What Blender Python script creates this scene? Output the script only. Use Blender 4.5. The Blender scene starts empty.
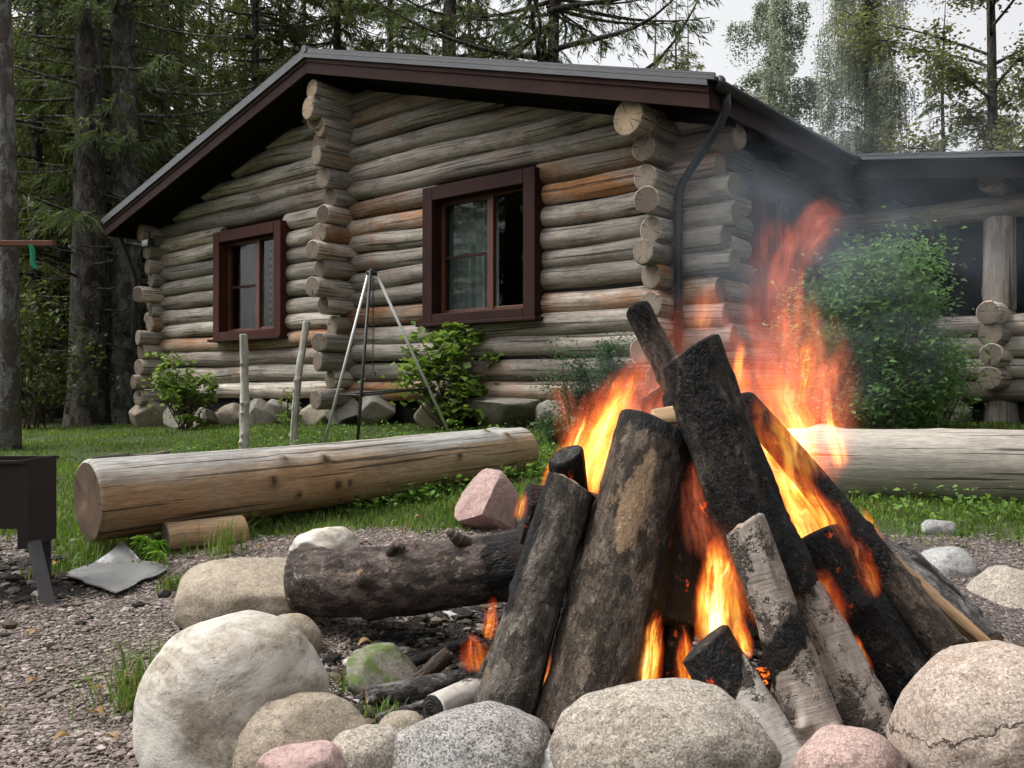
import bpy, bmesh, math, random
import numpy as np
from mathutils import Vector, Matrix

# ------------------------------------------------------------------ scene, camera, light
sc = bpy.context.scene
COL = sc.collection
EYE = 0.95
cam_d = bpy.data.cameras.new('camera')
cam = bpy.data.objects.new('camera', cam_d); COL.objects.link(cam)
cam_d.sensor_width = 36.0
cam_d.lens = 900.0 / 1024.0 * 36.0
cam_d.clip_start = 0.05
cam_d.clip_end = 2000.0
cam.location = (0, 0, EYE)
cam.rotation_euler = (math.radians(90.19), 0, 0)
sc.camera = cam

SUN_EL, SUN_AZ = math.radians(56), math.radians(275)      # azimuth clockwise from +Y: a veiled sun high on the left
w = bpy.data.worlds.new('World'); sc.world = w; w.use_nodes = True
wn = w.node_tree.nodes; wl = w.node_tree.links
wn.clear()
sky = wn.new('ShaderNodeTexSky'); sky.sky_type = 'NISHITA'; sky.sun_disc = False
sky.sun_elevation = SUN_EL; sky.sun_rotation = SUN_AZ
sky.air_density = 1.0; sky.dust_density = 6.0; sky.ozone_density = 1.0
hs = wn.new('ShaderNodeHueSaturation'); hs.inputs['Saturation'].default_value = 0.08; hs.inputs['Value'].default_value = 1.0
bg = wn.new('ShaderNodeBackground'); bg.inputs['Strength'].default_value = 0.15
wo = wn.new('ShaderNodeOutputWorld')
wl.new(sky.outputs[0], hs.inputs['Color']); wl.new(hs.outputs[0], bg.inputs['Color']); wl.new(bg.outputs[0], wo.inputs['Surface'])
sd = bpy.data.lights.new('sun', 'SUN'); sd.energy = 1.1; sd.angle = math.radians(25); sd.color = (1.0, 0.95, 0.88)
so = bpy.data.objects.new('sun', sd); COL.objects.link(so)
dirv = Vector((math.sin(SUN_AZ) * math.cos(SUN_EL), math.cos(SUN_AZ) * math.cos(SUN_EL), math.sin(SUN_EL)))
so.rotation_euler = dirv.to_track_quat('Z', 'Y').to_euler(); so.location = dirv * 40

sc.view_settings.view_transform = 'Standard'
sc.view_settings.look = 'None'
sc.view_settings.gamma = 1.0
sc.view_settings.exposure = 0.95
sc.render.engine = 'CYCLES'
cy = sc.cycles
cy.use_denoising = True
try: cy.denoiser = 'OPENIMAGEDENOISE'
except Exception: pass
cy.max_bounces = 5; cy.diffuse_bounces = 2; cy.glossy_bounces = 2; cy.transmission_bounces = 4
cy.transparent_max_bounces = 12; cy.volume_bounces = 0
cy.sample_clamp_indirect = 6.0
cy.use_adaptive_sampling = True; cy.adaptive_threshold = 0.03
cy.caustics_reflective = False; cy.caustics_refractive = False

rng = np.random.default_rng(7)
random.seed(7)
F = 900.0
def at(px, py, Y):                      # where the pixel px, py of the survey lies at depth Y
    return np.array([(px - 512) / F * Y, Y, EYE - (py - 387) / F * Y])

# ------------------------------------------------------------------ noise
def _hash(ix, iy, iz, s):
    h = (ix.astype(np.int64) * 374761393 + iy.astype(np.int64) * 668265263 + iz.astype(np.int64) * 2147483647 + int(s) * 1274126177) & 0xffffffff
    h = ((h ^ (h >> 13)) * 1274126177) & 0xffffffff
    h = ((h ^ (h >> 16)) * 2246822519) & 0xffffffff
    return ((h ^ (h >> 15)) & 0xffffff) / float(0xffffff) * 2 - 1
def vn(p, s=0):
    p = np.asarray(p, float); i = np.floor(p); f = p - i; u = f * f * (3 - 2 * f)
    i = i.astype(np.int64); r = 0
    for a in (0, 1):
        for b in (0, 1):
            for c in (0, 1):
                wgt = (u[:, 0] if a else 1 - u[:, 0]) * (u[:, 1] if b else 1 - u[:, 1]) * (u[:, 2] if c else 1 - u[:, 2])
                r = r + wgt * _hash(i[:, 0] + a, i[:, 1] + b, i[:, 2] + c, s)
    return r
def fbm(p, s=0, o=4, g=0.5):
    p = np.asarray(p, float); r = 0; a = 1.0; t = 0
    for k in range(o):
        r = r + a * vn(p, s + k * 17); t += a; a *= g; p = p * 2.03 + 3.7
    return r / t
def sstep(a, b, x):
    t = np.clip((x - a) / (b - a), 0, 1); return t * t * (3 - 2 * t)

# ------------------------------------------------------------------ geometry builder
class Geo:
    def __init__(s): s.V = []; s.L = []; s.S = []; s.M = []; s.A = []; s.n = 0
    def add(s, v, faces, mat=0, **attr):
        v = np.asarray(v, float)
        if not isinstance(faces, (list, tuple)): faces = [faces]
        for f in faces:
            f = np.asarray(f, np.int64)
            if f.size == 0: continue
            s.L.append((f + s.n).ravel()); s.S.append(np.full(len(f), f.shape[1])); s.M.append(np.full(len(f), mat))
        s.V.append(v); s.A.append((len(v), attr)); s.n += len(v)
    def box(s, c, size, mat=0, rot=None, bev=0.0, **attr):
        c = np.asarray(c, float); h = np.asarray(size, float) / 2
        bev = min(bev, h.min() * 0.9)
        if bev <= 0:
            v = np.array([[x, y, z] for x in (-1, 1) for y in (-1, 1) for z in (-1, 1)], float) * h
            f = np.array([[0, 1, 3, 2], [4, 6, 7, 5], [0, 4, 5, 1], [2, 3, 7, 6], [0, 2, 6, 4], [1, 5, 7, 3]])
            fs = [f]
        else:
            bm = bmesh.new(); bmesh.ops.create_cube(bm, size=1.0)
            for q in bm.verts: q.co = Vector((q.co.x * 2 * h[0], q.co.y * 2 * h[1], q.co.z * 2 * h[2]))
            bmesh.ops.bevel(bm, geom=bm.edges[:], offset=bev, segments=2, profile=0.5, affect='EDGES')
            bm.verts.index_update()
            v = np.array([q.co[:] for q in bm.verts]); fs = [np.array([[q.index for q in f.verts]]) for f in bm.faces]; bm.free()
        if rot is not None: v = v @ np.array(rot).T
        s.add(v + c, fs, mat, **attr)
    def build(s, name, mats, parent=None, loc=None, rotz=0.0, smooth=True):
        me = bpy.data.meshes.new(name)
        V = np.concatenate(s.V); L = np.concatenate(s.L); S = np.concatenate(s.S); M = np.concatenate(s.M)
        if loc is not None:
            V = V - np.asarray(loc, float)
            if rotz:
                c, q = math.cos(-rotz), math.sin(-rotz); V = V @ np.array([[c, -q, 0], [q, c, 0], [0, 0, 1]]).T
        me.vertices.add(len(V)); me.vertices.foreach_set('co', V.astype(np.float32).ravel())
        me.loops.add(len(L)); me.loops.foreach_set('vertex_index', L.astype(np.int32))
        me.polygons.add(len(S)); st = np.concatenate([[0], np.cumsum(S)[:-1]])
        me.polygons.foreach_set('loop_start', st.astype(np.int32)); me.polygons.foreach_set('loop_total', S.astype(np.int32))
        me.polygons.foreach_set('material_index', M.astype(np.int32))
        me.polygons.foreach_set('use_smooth', np.full(len(S), bool(smooth)))
        keys = set(k for _, a in s.A for k in a)
        for k in keys:
            parts = []; vec = any(np.ndim(a[k]) == 2 for _, a in s.A if k in a)
            for n, a in s.A:
                x = a.get(k, 0.0)
                if vec: parts.append(np.broadcast_to(np.asarray(x, float) if np.ndim(x) else np.zeros((n, 3)), (n, 3)))
                else: parts.append(np.broadcast_to(np.asarray(x, float), (n,)))
            d = np.concatenate(parts).astype(np.float32)
            at_ = me.attributes.new(k, 'FLOAT_VECTOR' if vec else 'FLOAT', 'POINT')
            at_.data.foreach_set('vector' if vec else 'value', d.ravel())
        for m in (mats if isinstance(mats, (list, tuple)) else [mats]): me.materials.append(m)
        me.update(calc_edges=True); me.validate()
        o = bpy.data.objects.new(name, me); COL.objects.link(o)
        if loc is not None: o.location = tuple(float(x) for x in loc); o.rotation_euler.z = rotz
        if parent: o.parent = parent
        return o
def tag(o, label, cat, group=None, kind=None):
    if label: o['label'] = label
    if cat: o['category'] = cat
    if group: o['group'] = group
    if kind: o['kind'] = kind
    return o
def empty(name, loc, rz=0.0):
    o = bpy.data.objects.new(name, None); COL.objects.link(o); o.location = tuple(float(x) for x in loc); o.rotation_euler.z = rz
    o.empty_display_size = 0.1
    return o
def copy_thing(o, loc, rz=0.0, sc_=(1, 1, 1), parent=None):
    c = o.copy(); COL.objects.link(c); c.location = tuple(float(x) for x in loc); c.rotation_euler = (0, 0, rz); c.scale = sc_
    for ch in list(o.children):
        d = ch.copy(); COL.objects.link(d); d.parent = c
    return c
def frame_of(d):
    d = np.asarray(d, float); d = d / np.linalg.norm(d)
    a = np.array([0, 0, 1.0]) if abs(d[2]) < 0.9 else np.array([0, 1.0, 0])
    x = np.cross(a, d); x /= np.linalg.norm(x); y = np.cross(d, x)
    return x, y, d

def tube(g, pts, radii, n=6, mat=0, caps=True, **attr):
    pts = np.asarray(pts, float); m = len(pts); radii = np.broadcast_to(np.asarray(radii, float), (m,))
    tan = np.gradient(pts, axis=0); tan /= np.linalg.norm(tan, axis=1)[:, None] + 1e-9
    x, y, _ = frame_of(tan[0]); th = np.arange(n) * 2 * np.pi / n; V = []
    for i in range(m):
        x = x - tan[i] * np.dot(x, tan[i]); x /= np.linalg.norm(x) + 1e-9; y = np.cross(tan[i], x)
        V.append(pts[i] + radii[i] * (np.cos(th)[:, None] * x + np.sin(th)[:, None] * y))
    V = np.concatenate(V)
    i = np.arange(m - 1)[:, None] * n; j = np.arange(n)[None, :]; jn = (j + 1) % n
    f = np.stack([i + j, i + jn, i + n + jn, i + n + j], -1).reshape(-1, 4); fs = [f]
    if caps: fs += [np.arange(n)[::-1][None, :], (np.arange(n) + (m - 1) * n)[None, :]]
    g.add(V, fs, mat, **attr)

def log(g, p0, p1, r0, r1=None, n=20, m=16, seed=0, wob=0.015, rough=0.03, fine=0.0, bend=None, ch=0.012,
        mat=0, capmat=1, caps=(True, True), tilt=(0, 0), rnd=None, char=None, ell=1.0, jag=0.004, knots=0, kn=0.25):
    """A round log from p0 to p1: wandering axis, uneven girth, chamfered sawn ends with their own faces."""
    p0 = np.asarray(p0, float); p1 = np.asarray(p1, float); r1 = r0 if r1 is None else r1
    ln = np.linalg.norm(p1 - p0); x, y, d = frame_of(p1 - p0); R = (r0 + r1) / 2
    t = np.linspace(0, 1, m + 1); t = np.concatenate([[0, ch * .35 / ln, ch * 1.3 / ln], t[1:-1], [1 - ch * 1.3 / ln, 1 - ch * .35 / ln, 1]])
    t = np.maximum.accumulate(t); M = len(t)
    th = np.arange(n) * 2 * np.pi / n
    T, TH = np.meshgrid(t, th, indexing='ij')
    rr = r0 + (r1 - r0) * T
    al = T * ln
    lc = np.stack([np.cos(TH) * R, np.sin(TH) * R, al], -1).reshape(-1, 3)
    off = rng.uniform(-50, 50, 3) if seed is None else np.array([seed * 1.37 % 41, seed * 2.71 % 37, seed * 0.77 % 29])
    q = lc / R
    nz = fbm(q * [0.8, 0.8, .35] + off, 1, 3) * rough
    if fine: nz = nz + fine * fbm(q * [3.2, 3.2, 1.1] + off, 5, 4, .6)
    km = np.zeros(len(q))
    if knots:
        kr = np.random.default_rng(int(seed) + 5)
        for k in range(knots):
            kt, ka = kr.uniform(.08, .92) * ln, kr.uniform(0, 6.28)
            dd = (al.ravel() - kt) ** 2 + ((((TH.ravel() - ka + np.pi) % (2 * np.pi)) - np.pi) * R) ** 2
            nz = nz + kn * np.exp(-dd / (2 * (R * .2) ** 2))
            km = np.maximum(km, np.exp(-dd / (2 * (R * kr.uniform(.07, .14)) ** 2)))
    rr = rr.ravel() * (1 + nz)
    e = np.ones(M); e[0] = e[-1] = 1 - ch / R; e[1] = e[-2] = 1 - ch * .3 / R
    rr = rr * np.repeat(e, n)
    wx = vn(np.stack([al[:, 0] * .9 + off[0], np.full(M, off[1]), np.full(M, .5)], -1), 3) * wob
    wy = vn(np.stack([al[:, 0] * .9 + off[2], np.full(M, off[0]), np.full(M, .5)], -1), 4) * wob
    ax = p0 + np.outer(t, p1 - p0) + np.outer(wx, x) + np.outer(wy, y)
    if bend is not None: ax = ax + np.outer(np.sin(np.pi * t), np.asarray(bend, float))
    V = np.repeat(ax, n, 0) + (np.cos(TH).ravel() * rr)[:, None] * x + (np.sin(TH).ravel() * rr * ell)[:, None] * y
    # tilted saw cuts
    for idx, tl in ((0, tilt[0]), (1, tilt[1])):
        if tl:
            k = (1 - T.ravel() * ln / (R * 2.2)) if idx == 0 else (1 - (1 - T.ravel()) * ln / (R * 2.2))
            V = V + np.outer(np.clip(k, 0, 1) * np.cos(TH).ravel() * R * tl, d)
    i = np.arange(M - 1)[:, None] * n; j = np.arange(n)[None, :]; jn = (j + 1) % n
    f = np.stack([i + j, i + jn, i + n + jn, i + n + j], -1).reshape(-1, 4)
    rn = np.random.default_rng(int(abs(seed)) + 11).random() if rnd is None else rnd
    kw = dict(lc=lc + [0, 0, off[0] * 3], rnd=rn, knot=km)
    chv = None
    if char is not None:
        chv = char(T.ravel(), TH.ravel(), lc, V); kw['char'] = chv
    g.add(V, f, mat, **kw)
    for side in (0, 1):
        if not caps[side]: continue
        ring = V[:n] if side == 0 else V[-n:]
        c = ring.mean(0); vs = [ring]; ls = []
        lr = np.stack([np.cos(th), np.sin(th)], -1) * R
        ls.append(lr)
        for fct in (.72, .42, .16):
            jj = vn(np.stack([np.cos(th) * fct * 2.2 + seed, np.sin(th) * fct * 2.2, np.full(n, side + .5)], -1), 8) * jag
            vs.append(c + (ring - c) * fct + np.outer(jj, d)); ls.append(lr * fct)
        VV = np.concatenate(vs + [c[None]]); LL = np.concatenate(ls + [np.zeros((1, 2))])
        LL = np.concatenate([LL, np.full((len(LL), 1), off[1] + side * 5)], 1)
        i = np.arange(3)[:, None] * n
        f = np.stack([i + j, i + n + j, i + n + jn, i + jn], -1).reshape(-1, 4)
        f3 = np.stack([3 * n + np.arange(n), np.full(n, 4 * n), 3 * n + (np.arange(n) + 1) % n], -1)
        if side == 1: f = f[:, ::-1]; f3 = f3[:, ::-1]
        kk = dict(lc=LL, rnd=rn)
        if chv is not None:
            e0 = chv[:n] if side == 0 else chv[-n:]
            kk['char'] = np.concatenate([e0, e0, e0, e0, [e0.mean()]])
        g.add(VV, [f[:, ::-1], f3[:, ::-1]], capmat, **kk)

_ico = {}
def ico(k):
    if k not in _ico:
        bm = bmesh.new(); bmesh.ops.create_icosphere(bm, subdivisions=k, radius=1.0); bm.verts.index_update()
        _ico[k] = (np.array([v.co[:] for v in bm.verts]), np.array([[v.index for v in f.verts] for f in bm.faces])); bm.free()
    return _ico[k]
def rock_verts(seed, r, k=5, lump=.2, facets=5, hard=.75, fine=.012, rz=0.0, tiltx=0.0, depth=(.62, .9)):
    v, f = ico(k); q = np.random.default_rng(seed)
    o = q.uniform(-20, 20, 3)
    v = v * (1 + lump * fbm(v * 1.1 + o, seed, 3))[:, None]
    for _ in range(facets):
        nrm = q.normal(size=3); nrm /= np.linalg.norm(nrm); dd = q.uniform(*depth)
        ov = np.maximum(0, v @ nrm - dd); v = v - np.outer(ov * hard, nrm)
    v = v * (1 + fine * 2.0 * fbm(v * 3.5 + o, seed + 3, 4, .6) + fine * .6 * vn(v * 26 + o, seed + 4))[:, None]
    v = v * np.asarray(r, float)
    a, b = rz, tiltx
    v = v @ np.array([[1, 0, 0], [0, math.cos(b), -math.sin(b)], [0, math.sin(b), math.cos(b)]]).T
    v = v @ np.array([[math.cos(a), -math.sin(a), 0], [math.sin(a), math.cos(a), 0], [0, 0, 1]]).T
    return v, f

# ------------------------------------------------------------------ the lie of the land
AX, AY = 1.47, 8.25                     # right front corner of the cabin
def ywall(x):
    return np.where(x < AX, AY + (AX - x) * .839, np.minimum(AY + (x - AX) * .3, 8.9))
def gz0(x, y):
    hw = np.interp(x, [-30, -8, -5.4, -2, 1.5, 5, 30], [.26, .3, .34, .5, .53, .56, .6])
    t = np.clip((y - 2.7) / (np.maximum(ywall(x), 6) - .2 - 2.7), 0, 1)
    t = t * .75 + .25 * t * t * (3 - 2 * t)
    z = hw * t
    d = np.sqrt((x - .5) ** 2 + (y - 3.0) ** 2)
    return z - .05 * (1 - sstep(.6, 1.15, d))
def gz(x, y):
    x = np.atleast_1d(np.asarray(x, float)); y = np.atleast_1d(np.asarray(y, float))
    p = np.stack([x, y, np.zeros_like(x)], -1)
    far = sstep(14, 40, np.hypot(x, y - 5))
    return gz0(x, y) + .022 * fbm(p * 1.3, 40, 3) + .2 * far * fbm(p * .15, 41, 2)
def g1(x, y): return float(gz(x, y)[0])
# ------------------------------------------------------------------ materials
class NT:
    def __init__(s, name):
        s.m = bpy.data.materials.new(name); s.m.use_nodes = True
        s.t = s.m.node_tree; s.t.nodes.clear()
        s.out = s.t.nodes.new('ShaderNodeOutputMaterial')
    def n(s, typ, props=None, **ins):
        nd = s.t.nodes.new('ShaderNode' + typ)
        for k, v in (props or {}).items(): setattr(nd, k, v)
        for k, v in ins.items(): s.set(nd, k, v)
        return nd
    def set(s, nd, k, v):
        key = int(k[1:]) if k[0] == 'i' and k[1:].isdigit() else k.replace('_', ' ')
        sk = nd.inputs[key]
        if hasattr(v, 'is_output') or isinstance(v, bpy.types.NodeSocket): s.t.links.new(v, sk)
        elif isinstance(v, bpy.types.Node): s.t.links.new(v.outputs[0], sk)
        elif hasattr(sk.default_value, '__len__') and not isinstance(v, (int, float)):
            v = tuple(v); sk.default_value = v + (1.0,) if len(sk.default_value) == 4 and len(v) == 3 else v
        elif hasattr(sk.default_value, '__len__'): sk.default_value = (v,) * len(sk.default_value)
        else: sk.default_value = v
    def attr(s, name, out='Fac'): return s.n('Attribute', dict(attribute_name=name)).outputs[out]
    def coord(s, kind='Object'): return s.n('TexCoord').outputs[kind]
    def map(s, vec, scale=(1, 1, 1), loc=(0, 0, 0)): return s.n('Mapping', Vector=vec, Scale=scale, Location=loc).outputs[0]
    def noise(s, vec, scale=5, detail=4, rough=.55, dist=0.0, out='Fac'):
        return s.n('TexNoise', Vector=vec, Scale=scale, Detail=detail, Roughness=rough, Distortion=dist).outputs[out]
    def voro(s, vec, scale=5, feat='F1', out='Distance', rand=1.0):
        return s.n('TexVoronoi', dict(feature=feat), Vector=vec, Scale=scale, Randomness=rand).outputs[out]
    def ramp(s, fac, stops, interp='LINEAR'):
        nd = s.n('ValToRGB', Fac=fac); cr = nd.color_ramp; cr.interpolation = interp
        while len(cr.elements) < len(stops): cr.elements.new(.5)
        for e, (p, c) in zip(cr.elements, stops):
            e.position = p; e.color = (c, c, c, 1) if isinstance(c, (int, float)) else tuple(c) + (1,) * (4 - len(c))
        return nd.outputs[0]
    def mix(s, fac, a, b, mode='MIX'):
        nd = s.t.nodes.new('ShaderNodeMix'); nd.data_type = 'RGBA'; nd.blend_type = mode
        for i, v in ((0, fac), (6, a), (7, b)):
            sk = nd.inputs[i]
            if isinstance(v, bpy.types.NodeSocket): s.t.links.new(v, sk)
            elif i == 0: sk.default_value = v
            else: sk.default_value = (v, v, v, 1) if isinstance(v, (int, float)) else tuple(v) + (1,)
        return nd.outputs[2]
    def math(s, op, a, b=0.0, clamp=False):
        nd = s.t.nodes.new('ShaderNodeMath'); nd.operation = op; nd.use_clamp = clamp
        for i, v in ((0, a), (1, b)):
            if isinstance(v, bpy.types.NodeSocket): s.t.links.new(v, nd.inputs[i])
            else: nd.inputs[i].default_value = v
        return nd.outputs[0]
    def mrange(s, v, a, b, c=0.0, d=1.0, smooth=False):
        nd = s.n('MapRange', dict(interpolation_type='SMOOTHSTEP') if smooth else None)
        s.set(nd, 'Value', v)
        for k, x in (('From Min', a), ('From Max', b), ('To Min', c), ('To Max', d)): nd.inputs[k].default_value = x
        return nd.outputs[0]
    def bump(s, h, strength=.5, dist=.01, normal=None):
        nd = s.n('Bump', Height=h, Strength=strength, Distance=dist)
        if normal is not None: s.set(nd, 'Normal', normal)
        return nd.outputs[0]
    def surf(s, color, rough=.8, normal=None, spec=.3, metallic=0.0, **kw):
        b = s.n('BsdfPrincipled'); s.set(b, 'Base_Color', color); s.set(b, 'Roughness', rough); s.set(b, 'Metallic', metallic)
        s.set(b, 'Specular_IOR_Level', spec)
        if normal is not None: s.set(b, 'Normal', normal)
        for k, v in kw.items(): s.set(b, k, v)
        s.t.links.new(b.outputs[0], s.out.inputs['Surface']); return s.m

def m_weathered(name, c_lo, c_hi, warm, warm_from=.78, streak=1.0, stain=.55, bleach=False):
    N = NT(name); lc = N.attr('lc', 'Vector'); rnd = N.attr('rnd')
    s1 = N.noise(N.map(lc, (34, 34, 1.6)), 1, 5, .6)
    s2 = N.noise(N.map(lc, (9, 9, .8)), 1, 4, .6)
    s3 = N.noise(N.map(lc, (3.0, 3.0, 1.3)), 1, 4, .65)
    col = N.ramp(N.math('ADD', N.math('MULTIPLY', s1, .55), N.math('MULTIPLY', s2, .45)), [(.3, c_lo), (.5, [(a + b) / 2 for a, b in zip(c_lo, c_hi)]), (.68, c_hi)])
    wm = N.math('MULTIPLY', N.mrange(rnd, warm_from, warm_from + .1), N.mrange(s3, .34, .62))
    wm = N.math('ADD', wm, N.mrange(s3, .58, .72, 0, .55), True)
    col = N.mix(wm, col, N.mix(s1, [x * .6 for x in warm], [x * 1.35 for x in warm]))
    shade = N.mrange(N.math('FRACT', N.math('MULTIPLY', rnd, 7.31)), 0, 1, .52, 1.30)
    col = N.mix(1.0, col, shade, 'MULTIPLY')
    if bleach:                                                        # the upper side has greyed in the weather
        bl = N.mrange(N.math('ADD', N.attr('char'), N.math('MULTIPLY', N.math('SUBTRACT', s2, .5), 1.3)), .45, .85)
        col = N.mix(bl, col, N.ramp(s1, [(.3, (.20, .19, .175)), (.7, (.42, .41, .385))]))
    st = N.noise(N.map(lc, (5, 5, 2.2), (3, 9, 1)), 1, 5, .7)
    col = N.mix(N.mrange(st, .52, .70, 0, stain), col, (.07, .06, .052))
    ck = N.noise(N.map(lc, (48, 48, .9), (7, 2, 5)), 1, 2, .5)
    crk = N.mrange(ck, .60, .65)
    col = N.mix(N.math('MULTIPLY', crk, .8), col, (.035, .028, .022))
    kn = N.math('ADD', N.attr('knot'), N.math('MULTIPLY', N.math('SUBTRACT', s1, .5), .5))
    col = N.mix(N.mrange(kn, .15, .45, 0, .55), col, [x * .55 for x in warm])
    col = N.mix(N.mrange(kn, .55, .75, 0, .85), col, (.05, .03, .02))
    fg = N.noise(N.map(lc, (130, 130, 14)), 1, 3, .6)
    col = N.mix(1.0, col, N.mrange(fg, .3, .7, .72, 1.25), 'MULTIPLY')
    h = N.math('SUBTRACT', N.math('ADD', s1, N.math('MULTIPLY', s2, .6)), N.math('MULTIPLY', crk, .8))
    return N.surf(col, .85, N.bump(h, .55, .008), .2)
def m_cap(name, c_in, c_out, dark=.5):
    N = NT(name); lc = N.attr('lc', 'Vector'); rnd = N.attr('rnd')
    wob = N.noise(lc, 9, 3); d = N.n('VectorMath', dict(operation='LENGTH'), i0=N.map(lc, (1, 1, 0))).outputs['Value']
    rg = N.math('SINE', N.math('ADD', N.math('MULTIPLY', d, 900.0), N.math('MULTIPLY', wob, 22.0)))
    col = N.mix(N.mrange(rg, -1, 1), c_in, [x * .68 for x in c_in])
    col = N.mix(N.mrange(d, .085, .125, 0, .55), col, [x * .4 for x in c_out])
    col = N.mix(N.mrange(N.noise(lc, 14, 5, .7), .42, .66), col, c_out)
    nv = N.n('VectorMath', dict(operation='NORMALIZE'), i0=N.map(lc, (1, 1, 0))).outputs[0]
    an0 = N.noise(N.n('VectorMath', dict(operation='ADD'), i0=N.map(nv, (5, 5, 1)), i1=N.map(lc, (3, 3, 7))).outputs[0], 1, 2, .5)
    ang = N.math('MULTIPLY', N.mrange(an0, .60, .66), N.mrange(d, .015, .05))
    col = N.mix(N.math('MULTIPLY', ang, .9), col, (.03, .024, .02))
    bl = N.noise(lc, 26, 4, .75)
    col = N.mix(N.mrange(bl, .55, .75, 0, .6), col, (.08, .07, .06))
    col = N.mix(N.mrange(N.math('FRACT', N.math('MULTIPLY', rnd, 3.77)), .35, .9, 0, dark), col, (.09, .065, .048))
    return N.surf(col, .85, N.bump(N.math('SUBTRACT', rg, N.math('MULTIPLY', ang, 5)), .35, .003), .2)

M = {}
M['wall_log'] = m_weathered('weathered_log', (.155, .135, .114), (.61, .545, .475), (.36, .175, .08), warm_from=.68, stain=.7)
M['log_cut'] = m_cap('sawn_log_end', (.29, .23, .175), (.20, .175, .145), .9)
M['log_cut_pale'] = m_cap('pale_sawn_log_end', (.48, .35, .23), (.38, .29, .20), .15)
M['log_cut_dark'] = m_cap('dark_weathered_log_end', (.19, .115, .07), (.11, .075, .05), .2)
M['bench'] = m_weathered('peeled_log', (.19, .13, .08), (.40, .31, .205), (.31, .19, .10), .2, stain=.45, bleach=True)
M['bench_grey'] = m_weathered('greyed_log', (.19, .175, .15), (.36, .33, .285), (.26, .18, .11), .9, stain=.35)
M['birch_stick'] = m_weathered('peeled_stick', (.45, .42, .36), (.85, .82, .74), (.42, .35, .25), .9, stain=.5)

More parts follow.
